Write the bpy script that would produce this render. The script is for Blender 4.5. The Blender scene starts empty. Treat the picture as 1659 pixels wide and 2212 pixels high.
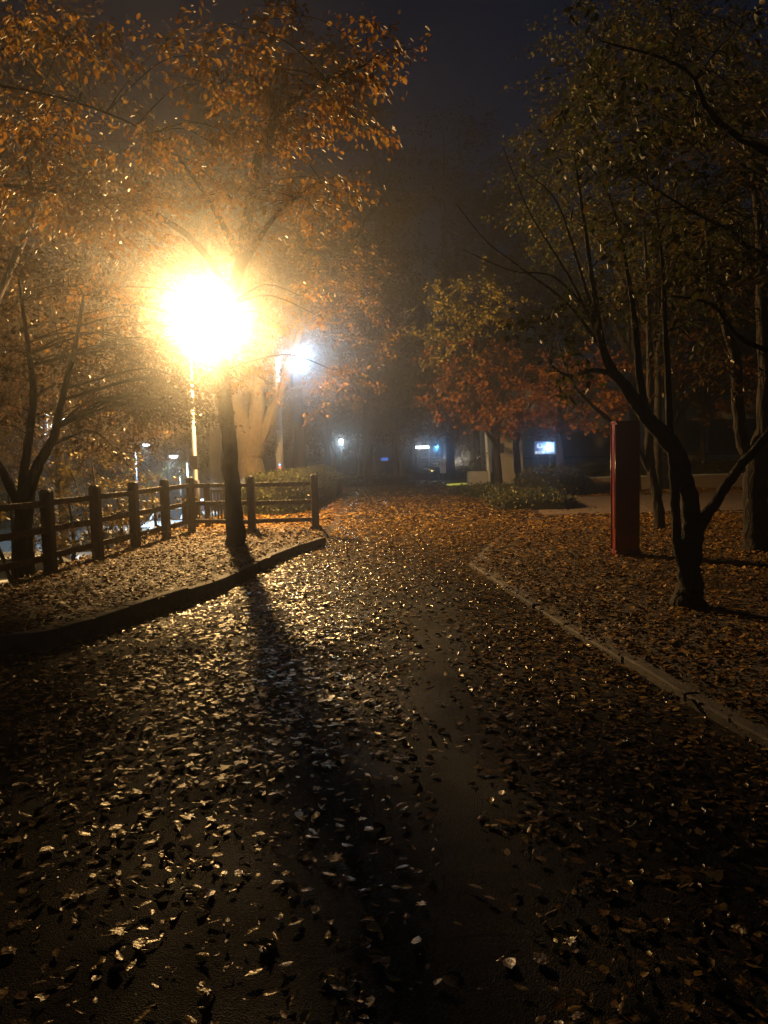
import bpy, math, random
import numpy as np
from mathutils import Vector, Matrix

C = bpy.context.scene
COL = C.collection
R = math.radians
rng = np.random.default_rng(7)
random.seed(7)

# ------------------------------------------------------------------ camera
H0 = 1.6
cd = bpy.data.cameras.new('camera')
cd.sensor_fit = 'HORIZONTAL'; cd.sensor_width = 36.0; cd.lens = 36.0
cd.clip_start = 0.05; cd.clip_end = 600
cam = bpy.data.objects.new('camera', cd); COL.objects.link(cam)
CM = Matrix.Rotation(R(90 - 4.2), 4, 'X') @ Matrix.Rotation(R(-1.5), 4, 'Z')
cam.matrix_world = Matrix.Translation((0, 0, H0)) @ CM
C.camera = cam

def ray(px, py):                       # photo measured on a 1659 x 2212 grid
    return (CM.to_3x3() @ Vector(((px - 829.5) / 1659.0, -(py - 1106.0) / 1659.0, -1.0)))
def G(px, py, z=0.0):                  # where that sight line meets height z
    d = ray(px, py); t = (z - H0) / d.z
    return Vector((d.x * t, d.y * t, z))
def A(px, py, Y):                      # the point of that sight line at distance Y
    d = ray(px, py); t = Y / d.y
    return Vector((d.x * t, Y, H0 + d.z * t))

# ------------------------------------------------------------------ world: night sky
w = bpy.data.worlds.new('World'); C.world = w; w.use_nodes = True
nt = w.node_tree; nt.nodes.clear()
wo = nt.nodes.new('ShaderNodeOutputWorld'); bg = nt.nodes.new('ShaderNodeBackground')
sk = nt.nodes.new('ShaderNodeTexSky'); sk.sky_type = 'NISHITA'; sk.sun_disc = False
sk.sun_elevation = R(30.0); sk.sun_rotation = R(200); sk.air_density = 1.0; sk.dust_density = 2.0
bg.inputs['Strength'].default_value = 0.003
tn = nt.nodes.new('ShaderNodeVectorMath'); tn.operation = 'MULTIPLY'; tn.inputs[1].default_value = (0.6, 0.85, 1.25)
nt.links.new(sk.outputs[0], tn.inputs[0]); nt.links.new(tn.outputs[0], bg.inputs['Color']); nt.links.new(bg.outputs[0], wo.inputs['Surface'])

C.view_settings.view_transform = 'Standard'; C.view_settings.look = 'None'
C.view_settings.gamma = 1; C.view_settings.exposure = 0.15; C.view_settings.use_curve_mapping = False
C.render.engine = 'CYCLES'
cy = C.cycles
cy.max_bounces = 4; cy.diffuse_bounces = 2; cy.glossy_bounces = 2; cy.transmission_bounces = 2
cy.volume_bounces = 0; cy.transparent_max_bounces = 4
cy.caustics_reflective = False; cy.caustics_refractive = False
cy.sample_clamp_indirect = 1.5; cy.sample_clamp_direct = 0
cy.use_denoising = True
try: cy.denoiser = 'OPENIMAGEDENOISE'
except Exception: pass

# ------------------------------------------------------------------ materials
def mat(name, col, rough=0.6, col2=None, scale=8.0, bump=0.0, bscale=30.0, metal=0.0, spec=0.5, detail=6, coat=0.0):
    m = bpy.data.materials.new(name); m.use_nodes = True
    n = m.node_tree; p = n.nodes['Principled BSDF']; L = n.links
    p.inputs['Base Color'].default_value = (*col, 1); p.inputs['Roughness'].default_value = rough
    p.inputs['Metallic'].default_value = metal; p.inputs['Specular IOR Level'].default_value = spec
    if coat: p.inputs['Coat Weight'].default_value = coat; p.inputs['Coat Roughness'].default_value = 0.12
    tc = n.nodes.new('ShaderNodeTexCoord')
    if col2:
        no = n.nodes.new('ShaderNodeTexNoise'); no.inputs['Scale'].default_value = scale; no.inputs['Detail'].default_value = detail
        rp = n.nodes.new('ShaderNodeValToRGB'); rp.color_ramp.elements[0].position = 0.35; rp.color_ramp.elements[1].position = 0.65
        rp.color_ramp.elements[0].color = (*col, 1); rp.color_ramp.elements[1].color = (*col2, 1)
        L.new(tc.outputs['Object'], no.inputs['Vector']); L.new(no.outputs['Fac'], rp.inputs['Fac']); L.new(rp.outputs['Color'], p.inputs['Base Color'])
    if bump:
        nb = n.nodes.new('ShaderNodeTexNoise'); nb.inputs['Scale'].default_value = bscale; nb.inputs['Detail'].default_value = 8
        b = n.nodes.new('ShaderNodeBump'); b.inputs['Strength'].default_value = bump; b.inputs['Distance'].default_value = 0.02
        L.new(tc.outputs['Object'], nb.inputs['Vector']); L.new(nb.outputs['Fac'], b.inputs['Height']); L.new(b.outputs['Normal'], p.inputs['Normal'])
    return m

def bark(name, a, b):
    m = mat(name, a, 0.9, b, 6.0, 0.0, spec=0.2)
    n = m.node_tree; p = n.nodes['Principled BSDF']; L = n.links
    tc = n.nodes.new('ShaderNodeTexCoord'); mp = n.nodes.new('ShaderNodeMapping'); mp.inputs['Scale'].default_value = (1, 1, 0.18)
    nz = n.nodes.new('ShaderNodeTexNoise'); nz.inputs['Scale'].default_value = 16; nz.inputs['Detail'].default_value = 10
    bp = n.nodes.new('ShaderNodeBump'); bp.inputs['Strength'].default_value = 1.0; bp.inputs['Distance'].default_value = 0.07
    L.new(tc.outputs['Object'], mp.inputs['Vector']); L.new(mp.outputs[0], nz.inputs['Vector']); L.new(nz.outputs['Fac'], bp.inputs['Height']); L.new(bp.outputs[0], p.inputs['Normal'])
    return m

def leafmat(name, stops, rough=0.5, trans=0.35, spec=0.3, bump=0.0):
    m = bpy.data.materials.new(name); m.use_nodes = True
    n = m.node_tree; p = n.nodes['Principled BSDF']; L = n.links; out = n.nodes['Material Output']
    at = n.nodes.new('ShaderNodeAttribute'); at.attribute_name = 'rnd'
    rp = n.nodes.new('ShaderNodeValToRGB'); cr = rp.color_ramp
    while len(cr.elements) > 1: cr.elements.remove(cr.elements[-1])
    cr.elements[0].position = 0; cr.elements[0].color = (*stops[0], 1)
    for i, s in enumerate(stops[1:]):
        e = cr.elements.new((i + 1) / (len(stops) - 1)); e.color = (*s, 1)
    L.new(at.outputs['Fac'], rp.inputs['Fac']); L.new(rp.outputs['Color'], p.inputs['Base Color'])
    p.inputs['Roughness'].default_value = rough; p.inputs['Specular IOR Level'].default_value = spec
    p.inputs['Specular Tint'].default_value = (1.0, 0.84, 0.58, 1)
    if bump:
        tc = n.nodes.new('ShaderNodeTexCoord'); nz = n.nodes.new('ShaderNodeTexNoise'); nz.inputs['Scale'].default_value = 60
        bp = n.nodes.new('ShaderNodeBump'); bp.inputs['Strength'].default_value = bump; bp.inputs['Distance'].default_value = 0.01
        L.new(tc.outputs['Object'], nz.inputs['Vector']); L.new(nz.outputs['Fac'], bp.inputs['Height']); L.new(bp.outputs[0], p.inputs['Normal'])
    if trans:
        t = n.nodes.new('ShaderNodeBsdfTranslucent'); mx = n.nodes.new('ShaderNodeMixShader'); mx.inputs[0].default_value = trans
        L.new(rp.outputs['Color'], t.inputs['Color']); L.new(p.outputs[0], mx.inputs[1]); L.new(t.outputs[0], mx.inputs[2]); L.new(mx.outputs[0], out.inputs['Surface'])
    return m

def emit(name, col, s, sample=False):
    m = bpy.data.materials.new(name); m.use_nodes = True; p = m.node_tree.nodes['Principled BSDF']
    p.inputs['Base Color'].default_value = (0.6, 0.6, 0.6, 1); p.inputs['Emission Color'].default_value = (*col, 1); p.inputs['Emission Strength'].default_value = s
    if not sample: m.cycles.emission_sampling = 'NONE'
    return m

M = {}
M['wood'] = bark('dark_wood', (0.05, 0.03, 0.018), (0.085, 0.05, 0.03)); M['wood'].node_tree.nodes['Principled BSDF'].inputs['Roughness'].default_value = 0.5
M['bark'] = bark('dark_bark', (0.014, 0.0105, 0.008), (0.038, 0.028, 0.02))
M['palebark'] = bark('pale_bark', (0.12, 0.085, 0.05), (0.21, 0.15, 0.09))
M['soil'] = mat('damp_soil', (0.03, 0.018, 0.01), 0.8, (0.055, 0.032, 0.016), 3, 0.8, 40)
M['core'] = mat('hedge_inside', (0.012, 0.011, 0.006), 0.95, (0.02, 0.017, 0.009), 9, 0.5, 30, spec=0.1)
M['kerb'] = mat('kerb_stone', (0.07, 0.055, 0.04), 0.75, (0.13, 0.1, 0.075), 9, 0.5, 90)
M['conc'] = mat('concrete', (0.26, 0.24, 0.2), 0.7, (0.34, 0.31, 0.27), 5, 0.3, 60)
M['plaster'] = mat('beige_plaster', (0.3, 0.27, 0.21), 0.8, (0.36, 0.32, 0.26), 1.5, 0.2, 30)
M['red'] = mat('red_panel', (0.13, 0.007, 0.006), 0.26, (0.2, 0.012, 0.008), 5, 0.0, coat=0.5)
M['metal'] = mat('grey_metal', (0.35, 0.35, 0.36), 0.35, (0.28, 0.28, 0.3), 10, metal=0.7)
M['darkmetal'] = mat('dark_metal', (0.05, 0.05, 0.055), 0.4, (0.08, 0.07, 0.07), 10, metal=0.5)
M['white'] = mat('white_paint', (0.7, 0.7, 0.68), 0.35, (0.62, 0.62, 0.6), 4)
M['carpaint'] = mat('white_car_paint', (0.72, 0.74, 0.76), 0.2, (0.68, 0.7, 0.72), 2, coat=0.8)
M['carsilver'] = mat('silver_car_paint', (0.4, 0.42, 0.44), 0.2, (0.36, 0.38, 0.4), 2, coat=0.8)
M['glass'] = mat('dark_glass', (0.02, 0.025, 0.03), 0.06, (0.03, 0.035, 0.04), 2)
M['rubber'] = mat('black_rubber', (0.02, 0.02, 0.02), 0.8, (0.03, 0.03, 0.03), 20)
M['yellow'] = mat('yellow_paint', (0.75, 0.72, 0.05), 0.4, (0.65, 0.66, 0.1), 6)
M['pave'] = mat('side_paving', (0.14, 0.095, 0.06), 0.8, (0.2, 0.135, 0.085), 4, 0.3, 80)
M['lot'] = mat('lot_asphalt', (0.06, 0.065, 0.065), 0.45, (0.09, 0.095, 0.095), 3, 0.4, 60)
M['blue'] = mat('blue_panel', (0.03, 0.08, 0.25), 0.4, (0.04, 0.1, 0.3), 3)
M['bulbwarm'] = emit('warm_bulb', (1.0, 0.72, 0.42), 60)
M['bulbcool'] = emit('cool_bulb', (0.72, 0.88, 1.0), 12)
M['bulbblue'] = emit('blue_bulb', (0.08, 0.4, 1.0), 6)
M['bulbred'] = emit('red_bulb', (1.0, 0.05, 0.06), 3)
M['screenwhite'] = emit('lit_white_panel', (0.55, 0.88, 1.0), 1.3, True)
M['screenblue'] = emit('lit_blue_panel', (0.02, 0.11, 0.42), 0.4, True)

def asphalt():
    m = bpy.data.materials.new('wet_asphalt'); m.use_nodes = True
    n = m.node_tree; p = n.nodes['Principled BSDF']; L = n.links
    tc = n.nodes.new('ShaderNodeTexCoord')
    a = n.nodes.new('ShaderNodeTexNoise'); a.inputs['Scale'].default_value = 110; a.inputs['Detail'].default_value = 4
    rp = n.nodes.new('ShaderNodeValToRGB'); rp.color_ramp.elements[0].color = (0.008, 0.006, 0.005, 1); rp.color_ramp.elements[1].color = (0.055, 0.041, 0.03, 1)
    rp.color_ramp.elements[0].position = 0.35; rp.color_ramp.elements[1].position = 0.7
    b = n.nodes.new('ShaderNodeTexNoise'); b.inputs['Scale'].default_value = 1.1; b.inputs['Detail'].default_value = 5
    mr = n.nodes.new('ShaderNodeMapRange'); mr.inputs[1].default_value = 0.35; mr.inputs[2].default_value = 0.7; mr.inputs[3].default_value = 0.55; mr.inputs[4].default_value = 0.8; p.inputs['Specular IOR Level'].default_value = 0.07
    v = n.nodes.new('ShaderNodeTexVoronoi'); v.inputs['Scale'].default_value = 170
    bp = n.nodes.new('ShaderNodeBump'); bp.inputs['Strength'].default_value = 0.55; bp.inputs['Distance'].default_value = 0.006
    for q in (a, b, v): L.new(tc.outputs['Object'], q.inputs['Vector'])
    L.new(a.outputs['Fac'], rp.inputs['Fac'])
    st = n.nodes.new('ShaderNodeTexNoise'); st.inputs['Scale'].default_value = 2.3; st.inputs['Detail'].default_value = 9; st.inputs['Roughness'].default_value = 0.7
    sm = n.nodes.new('ShaderNodeMapRange'); sm.inputs[1].default_value = 0.38; sm.inputs[2].default_value = 0.62; sm.inputs[3].default_value = 0.35; sm.inputs[4].default_value = 1.35
    wn = n.nodes.new('ShaderNodeTexNoise'); wn.inputs['Scale'].default_value = 3; wa_ = n.nodes.new('ShaderNodeMixRGB'); wa_.inputs[0].default_value = 0.12
    ck = n.nodes.new('ShaderNodeTexVoronoi'); ck.feature = 'DISTANCE_TO_EDGE'; ck.inputs['Scale'].default_value = 0.8
    cm = n.nodes.new('ShaderNodeMapRange'); cm.inputs[1].default_value = 0.0; cm.inputs[2].default_value = 0.008; cm.inputs[3].default_value = 0.15; cm.inputs[4].default_value = 1.0
    mu = n.nodes.new('ShaderNodeMath'); mu.operation = 'MULTIPLY'; vm = n.nodes.new('ShaderNodeVectorMath'); vm.operation = 'SCALE'
    L.new(tc.outputs['Object'], st.inputs['Vector']); L.new(st.outputs['Fac'], sm.inputs[0]); L.new(tc.outputs['Object'], wn.inputs['Vector'])
    L.new(tc.outputs['Object'], wa_.inputs[1]); L.new(wn.outputs['Color'], wa_.inputs[2]); L.new(wa_.outputs[0], ck.inputs['Vector']); L.new(ck.outputs['Distance'], cm.inputs[0])
    L.new(sm.outputs[0], mu.inputs[0]); L.new(cm.outputs[0], mu.inputs[1]); L.new(rp.outputs[0], vm.inputs[0]); L.new(mu.outputs[0], vm.inputs['Scale']); L.new(vm.outputs[0], p.inputs['Base Color'])
    L.new(b.outputs['Fac'], mr.inputs[0]); L.new(mr.outputs[0], p.inputs['Roughness'])
    L.new(v.outputs['Distance'], bp.inputs['Height']); L.new(bp.outputs[0], p.inputs['Normal'])
    return m
M['asphalt'] = asphalt()
BROWNS = [(0.05, 0.023, 0.009), (0.13, 0.06, 0.017), (0.22, 0.108, 0.026), (0.32, 0.175, 0.04), (0.4, 0.25, 0.06), (0.16, 0.068, 0.025)]
M['litter'] = leafmat('wet_fallen_leaves', BROWNS, 0.31, 0.0, 0.85, 0.5)
M['litterdry'] = leafmat('fallen_leaves_bed', [(0.08, 0.035, 0.01), (0.16, 0.075, 0.016), (0.27, 0.135, 0.027), (0.38, 0.21, 0.045), (0.22, 0.085, 0.018)], 0.6, 0.0, 0.2)
M['orange'] = leafmat('orange_leaves', [(0.2, 0.08, 0.014), (0.36, 0.16, 0.024), (0.5, 0.26, 0.045), (0.3, 0.19, 0.035)], 0.5, 0.45)
M['red_l'] = leafmat('red_maple_leaves', [(0.17, 0.045, 0.012), (0.3, 0.1, 0.02), (0.4, 0.17, 0.032), (0.22, 0.08, 0.02)], 0.45, 0.4)
M['yellow_l'] = leafmat('yellow_leaves', [(0.2, 0.14, 0.025), (0.34, 0.23, 0.035), (0.4, 0.3, 0.06), (0.18, 0.17, 0.03)], 0.4, 0.4)
M['green_l'] = leafmat('dull_green_leaves', [(0.025, 0.03, 0.01), (0.05, 0.06, 0.014), (0.1, 0.095, 0.02), (0.14, 0.085, 0.022)], 0.5, 0.35)
M['brown_l'] = leafmat('brown_leaves', [(0.035, 0.019, 0.009), (0.06, 0.032, 0.011), (0.1, 0.054, 0.016), (0.055, 0.038, 0.013)], 0.4, 0.35)
M['bush_l'] = leafmat('dull_yellow_bush_leaves', [(0.05, 0.04, 0.012), (0.09, 0.065, 0.015), (0.17, 0.115, 0.022), (0.1, 0.06, 0.02)], 0.5, 0.35)
M['hedge_l'] = leafmat('hedge_leaves', [(0.025, 0.035, 0.012), (0.05, 0.06, 0.018), (0.08, 0.08, 0.022), (0.12, 0.09, 0.03)], 0.35, 0.2)

# ------------------------------------------------------------------ helpers
def link(name, me, parent=None):
    o = bpy.data.objects.new(name, me); COL.objects.link(o)
    if parent:
        o.parent = parent
        o.matrix_parent_inverse = Matrix.Translation(-parent.location) if parent.type == 'EMPTY' and parent.rotation_euler.z == 0 else parent.matrix_world.inverted()
    return o
def thing(name, label, cat, loc, group=None):
    o = bpy.data.objects.new(name, None); COL.objects.link(o); o.location = loc; o.empty_display_size = 0.3
    o.matrix_world = Matrix.Translation(loc)
    o['label'] = label; o['category'] = cat
    if group: o['group'] = group
    return o
def tag(o, label, cat, group=None, kind=None):
    if label: o['label'] = label
    if cat: o['category'] = cat
    if group: o['group'] = group
    if kind: o['kind'] = kind
    return o

class MB:
    def __init__(s): s.v = []; s.f = []
    def add(s, vs, fs):
        k = len(s.v); s.v += [tuple(q) for q in vs]; s.f += [tuple(i + k for i in f) for f in fs]; return s
    def box(s, c, size, rz=0.0, taper=1.0, m=None):
        hx, hy, hz = size[0] / 2, size[1] / 2, size[2] / 2
        vs = []
        for z, t in ((-hz, 1.0), (hz, taper)):
            for x, y in ((-hx, -hy), (hx, -hy), (hx, hy), (-hx, hy)): vs.append(Vector((x * t, y * t, z)))
        Mx = m if m is not None else Matrix.Rotation(rz, 3, 'Z')
        vs = [Mx @ q + Vector(c) for q in vs]
        return s.add(vs, [(0, 3, 2, 1), (4, 5, 6, 7), (0, 1, 5, 4), (1, 2, 6, 5), (2, 3, 7, 6), (3, 0, 4, 7)])
    def bar(s, a, b, w, h):                       # rectangular bar from a to b
        a = Vector(a); b = Vector(b); d = (b - a); L = d.length; d.normalize()
        up = Vector((0, 0, 1)) if abs(d.z) < 0.95 else Vector((0, 1, 0))
        x = d.cross(up).normalized(); y = x.cross(d).normalized()
        vs = []
        for p in (a, b):
            for i, j in ((-1, -1), (1, -1), (1, 1), (-1, 1)): vs.append(p + x * i * w / 2 + y * j * h / 2)
        return s.add(vs, [(0, 3, 2, 1), (4, 5, 6, 7), (0, 1, 5, 4), (1, 2, 6, 5), (2, 3, 7, 6), (3, 0, 4, 7)])
    def tube(s, pts, rad, n=8, wob=0.0, r=None):
        P = [Vector(p) for p in pts]; k0 = len(s.v); ref = Vector((0.3, 1, 0.1)).normalized(); rings = []
        for i, p in enumerate(P):
            d = (P[min(i + 1, len(P) - 1)] - P[max(i - 1, 0)]).normalized()
            x = (ref - d * ref.dot(d)); x = x.normalized() if x.length > 1e-4 else d.orthogonal().normalized()
            ref = x; y = d.cross(x); q = []
            for j in range(n):
                a = 2 * math.pi * j / n; rr = rad[i] * (1 + (r.uniform(-wob, wob) if wob else 0))
                s.v.append(tuple(p + (x * math.cos(a) + y * math.sin(a)) * rr)); q.append(len(s.v) - 1)
            rings.append(q)
        for i in range(len(P) - 1):
            for j in range(n):
                s.f.append((rings[i][j], rings[i][(j + 1) % n], rings[i + 1][(j + 1) % n], rings[i + 1][j]))
        s.f.append(tuple(reversed(rings[0]))); s.f.append(tuple(rings[-1]))
        return s
    def lathe(s, c, prof, n=16, sy=1.0):
        c = Vector(c); k = len(s.v); m = len(prof)
        for (rr, z) in prof:
            for j in range(n):
                a = 2 * math.pi * j / n; s.v.append((c.x + rr * math.cos(a), c.y + rr * math.sin(a) * sy, c.z + z))
        for i in range(m - 1):
            for j in range(n): s.f.append((k + i * n + j, k + i * n + (j + 1) % n, k + (i + 1) * n + (j + 1) % n, k + (i + 1) * n + j))
        s.f.append(tuple(k + j for j in reversed(range(n)))); s.f.append(tuple(k + (m - 1) * n + j for j in range(n)))
        return s
    def prism(s, outline, z0, z1):
        n = len(outline)
        return s.add([(x, y, z0) for x, y in outline] + [(x, y, z1) for x, y in outline],
                     [tuple(reversed(range(n))), tuple(range(n, 2 * n))] + [(i, (i + 1) % n, n + (i + 1) % n, n + i) for i in range(n)])
    def build(s, name, m, parent=None, smooth=False, bevel=0.0):
        me = bpy.data.meshes.new(name); me.from_pydata(s.v, [], s.f); me.materials.append(m); me.validate()
        if smooth: me.polygons.foreach_set('use_smooth', [True] * len(me.polygons))
        o = link(name, me, parent)
        if bevel:
            b = o.modifiers.new('bevel', 'BEVEL'); b.width = bevel; b.segments = 2; b.limit_method = 'ANGLE'
        return o

LEAF = np.array([(0, 0, 0), (.5, 0, -.04), (1, 0, -.10), (.25, .2, .04), (.62, .22, .03), (.25, -.2, .04), (.62, -.22, .03)], float)
LTRI = np.array([(0, 1, 3), (3, 1, 4), (4, 1, 2), (0, 5, 1), (5, 6, 1), (6, 2, 1)], int)
LEAF2 = np.array([(0, 0, 0), (1, 0, -.05), (.45, .28, .05), (.45, -.28, .05)], float)
LTRI2 = np.array([(0, 1, 2), (0, 3, 1)], int)
# five-lobed maple leaf, folded a little
LEAF3 = np.array([(0, 0, 0), (.1, .42, .03), (.4, .2, 0), (.62, .45, .04), (.65, .15, 0), (1, 0, -.06), (.65, -.15, 0), (.62, -.45, .04), (.4, -.2, 0), (.1, -.42, .03)], float)
LTRI3 = np.array([(0, 2, 1), (0, 4, 2), (2, 4, 3), (0, 6, 4), (4, 6, 5), (0, 8, 6), (6, 8, 7), (0, 9, 8)], int)

def leaves_obj(name, pos, dr, nr, size, m, parent=None, kind=1, curl=None, rnd=None):
    T, F = ((LEAF2, LTRI2), (LEAF, LTRI), (LEAF3, LTRI3))[kind]
    N = len(pos)
    dr = dr / np.linalg.norm(dr, axis=1)[:, None]
    sd = np.cross(nr, dr); sd /= np.maximum(np.linalg.norm(sd, axis=1), 1e-6)[:, None]
    up = np.cross(dr, sd)
    c = np.ones(N) if curl is None else curl
    k = len(T)
    wid = rng.uniform(0.6, 1.45, N)
    V = (pos[:, None, :] + size[:, None, None] * (T[None, :, 0, None] * dr[:, None, :] + wid[:, None, None] * T[None, :, 1, None] * sd[:, None, :] + (c[:, None] * T[None, :, 2])[:, :, None] * up[:, None, :]))
    V = V.reshape(-1, 3)
    Fi = (F[None] + (np.arange(N) * k)[:, None, None]).reshape(-1, 3)
    me = bpy.data.meshes.new(name)
    me.vertices.add(len(V)); me.vertices.foreach_set('co', V.astype(np.float32).ravel())
    me.loops.add(Fi.size); me.loops.foreach_set('vertex_index', Fi.astype(np.int32).ravel())
    me.polygons.add(len(Fi)); me.polygons.foreach_set('loop_start', np.arange(0, Fi.size, 3, dtype=np.int32)); me.polygons.foreach_set('loop_total', np.full(len(Fi), 3, np.int32))
    me.update(calc_edges=True)
    a = me.attributes.new('rnd', 'FLOAT', 'POINT')
    rv = rng.random(N) if rnd is None else rnd
    a.data.foreach_set('value', np.repeat(rv, k).astype(np.float32))
    me.materials.append(m)
    return link(name, me, parent)

def unit(n):
    v = rng.normal(size=(n, 3)); return v / np.linalg.norm(v, axis=1)[:, None]

def smooth_poly(pts, k=4):
    P = [Vector(p) for p in pts]; out = []
    for i in range(len(P) - 1):
        a, b, c, d = P[max(i - 1, 0)], P[i], P[i + 1], P[min(i + 2, len(P) - 1)]
        for j in range(k):
            t = j / k
            out.append(0.5 * ((2 * b) + (c - a) * t + (2 * a - 5 * b + 4 * c - d) * t * t + (3 * b - a - 3 * c + d) * t ** 3))
    out.append(P[-1]); return out

def tree(label, limbs, clumps, lm, bk='bark', lsize=0.08, per=26, kind=1, group=None, name='tree', droop=0.5, spray=0.55, seed=1, twigr=0.006, cat='tree', nside=9, sprays_only=None):
    """limbs: lists of (point, radius); clumps: (centre, (rx, ry, rz), number of sprays); lm None = bare."""
    r = random.Random(seed)
    base = Vector(limbs[0][0][0]) if limbs else Vector(clumps[0][0])
    t = thing(name, label, cat, base, group)
    mb = MB(); nodes = []
    for L in limbs:
        pts = smooth_poly([p for p, _ in L], 5)
        rr = np.interp(np.linspace(0, len(L) - 1, len(pts)), range(len(L)), [q for _, q in L])
        pts = [p + Vector((r.uniform(-1, 1), r.uniform(-1, 1), 0)) * rr[i] * 0.12 if 0 < i < len(pts) - 1 else p for i, p in enumerate(pts)]
        mb.tube(pts, list(rr), nside + 3, 0.1, r)
        nodes += [(p, rr[i]) for i, p in enumerate(pts) if i > len(pts) * 0.3]
    LP, LD, LN, LS = [], [], [], []
    for (c, rad, ns) in clumps:
        c = Vector(c)
        if nodes:
            q, qr = min(nodes, key=lambda e: (e[0] - c).length + max(0, (e[0].z - c.z)) * 0.7)
            d = c - q; mid = q + d * 0.5 + Vector((r.uniform(-.1, .1), r.uniform(-.1, .1), 0.12)) * d.length
            bp = smooth_poly([q, mid, c], 4); r0 = min(qr * 0.5, 0.006 + 0.007 * d.length)
            mb.tube(bp, list(np.linspace(r0, r0 * 0.4, len(bp))), 5)
            hubs = bp[3:]
        else: hubs = [c]
        for k in range(ns):
            e = Vector((r.gauss(0, .5) * rad[0], r.gauss(0, .5) * rad[1], r.gauss(0, .5) * rad[2])); s = c + e
            h = min(hubs, key=lambda u: (u - s).length)
            dv = (s - h); out = Vector((dv.x, dv.y, dv.z * 0.4)); out = out.normalized() if out.length > 1e-3 else Vector((1, 0, 0))
            out = (out + Vector((r.uniform(-.5, .5), r.uniform(-.5, .5), r.uniform(-.35, .15)))).normalized()
            ln = spray * r.uniform(0.6, 1.3); tip = s + out * ln
            if r.random() < 0.5 or ns < 10:
                mb.tube([h, h + dv * 0.55 + Vector((0, 0, 0.04)), s, tip], [twigr * 1.1, twigr * .8, twigr * .6, twigr * 0.3], 3)
            n = int(per * r.uniform(0.6, 1.25))
            u = np.linspace(0.0, 1.05, n)[:, None]
            S = np.array(s)[None]; O = np.array(out)[None]
            P = S + O * ln * u + rng.normal(size=(n, 3)) * spray * 0.13
            sgn = np.where(np.arange(n) % 2 == 0, 1, -1)[:, None]
            side = np.cross(np.array(out), (0, 0, 1.0)); side /= max(np.linalg.norm(side), 1e-6)
            D = O * 0.5 + sgn * side[None] * 0.8 + np.array([0, 0, -droop])[None] + rng.normal(size=(n, 3)) * 0.35
            LP.append(P); LD.append(D); LN.append(np.array([0, 0, 1.0])[None] + rng.normal(size=(n, 3)) * 0.6); LS.append(lsize * rng.uniform(0.65, 1.25, n))
    mb.build('trunk', M[bk], t, smooth=True)
    if lm and LP:
        leaves_obj('crown', np.concatenate(LP), np.concatenate(LD), np.concatenate(LN), np.concatenate(LS), M[lm], t, kind)
    return t

# ------------------------------------------------------------------ ground shapes
KL = [G(x, y) for x, y in ((705, 1180), (655, 1197), (600, 1219), (540, 1250), (475, 1282), (410, 1304), (350, 1324), (285, 1348), (220, 1372), (155, 1392), (95, 1407), (40, 1414), (-20, 1420), (-160, 1428), (-500, 1440))]
KR = [G(x, y) for x, y in ((1010, 1222), (1070, 1262), (1130, 1303), (1200, 1350), (1280, 1398), (1380, 1458), (1480, 1522), (1570, 1575), (1660, 1625), (1800, 1712), (2050, 1870))]
kl_y = [p.y for p in KL][::-1]; kl_x = [p.x for p in KL][::-1]
def xl(y):
    if y > KL[0].y: return KL[0].x - 0.02 * (y - KL[0].y)
    return float(np.interp(y, kl_y, kl_x))
RP = [(p.y, p.x) for p in KR][::-1] + [(G(1060, 1172).y, G(1060, 1172).x), (G(1140, 1118).y, G(1140, 1118).x), (G(1150, 1090).y, G(1150, 1090).x), (30, 5.0), (45, 7.0)]
def xr(y): return float(np.interp(y, [q[0] for q in RP], [q[1] for q in RP]))
def sst(a, b, x): t = min(1, max(0, (x - a) / (b - a))); return t * t * (3 - 2 * t)
def Hh(x, y):
    h = 0.0
    k = xl(y)
    if x < k - 0.04 and y < 18.5: h = 0.15 * (1 - sst(15.8, 18.5, y))
    if x > xr(y) + 0.07 and y < 17: h = 0.05
    if x < -4.4: h = h * (1 - sst(-4.4, -5, -abs(x) * 1.0)) if False else h - (2.0 + h) * sst(4.5, 7.6, -x) * sst(-40, -30, y) * (1 if y < 70 else 0)
    return h
xs = np.unique(np.concatenate([np.arange(-9, 9, 0.12), np.arange(-60, -9, 1.5), np.arange(9, 60, 1.5), [-260, -120, 120, 260]]))
ys = np.unique(np.concatenate([np.arange(-1, 20, 0.12), np.arange(20, 70, 1.0), [-60, -20, -5, 72, 80, 120, 260]]))
V = [(x, y, Hh(x, y)) for y in ys for x in xs]
nx = len(xs)
F = [(j * nx + i, j * nx + i + 1, (j + 1) * nx + i + 1, (j + 1) * nx + i) for j in range(len(ys) - 1) for i in range(nx - 1)]
tag(MB().add(V, F).build('ground', M['soil'], smooth=True), None, None, kind='structure')
# asphalt path
yy = list(np.arange(-3, 20, 0.25)) + list(np.arange(20, 46, 1.0))
V = []; nc = 13
for y in yy:
    a, b = xl(y), xr(y)
    for i in range(nc): V.append((a + (b - a) * i / (nc - 1), y, 0.006))
F = [(j * nc + i, j * nc + i + 1, (j + 1) * nc + i + 1, (j + 1) * nc + i) for j in range(len(yy) - 1) for i in range(nc - 1)]
tag(MB().add(V, F).build('path', M['asphalt']), None, None, kind='structure')
# side paving on the right
sp = [G(1165, 1113), G(1160, 1076), G(1700, 1060), G(1760, 1060), G(2300, 1045), G(2300, 1098), G(1400, 1110)]
tag(MB().add([(p.x, p.y, 0.012) for p in sp], [tuple(range(len(sp)))[::-1]]).build('side_path', M['pave']), None, None, kind='structure')
# car park below
tag(MB().add([(-60, 8, -1.985), (-7.7, 8, -1.985), (-7.7, 62, -1.985), (-60, 62, -1.985)], [(0, 1, 2, 3)]).build('car_park_surface', M['lot']), None, None, kind='structure')

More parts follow.
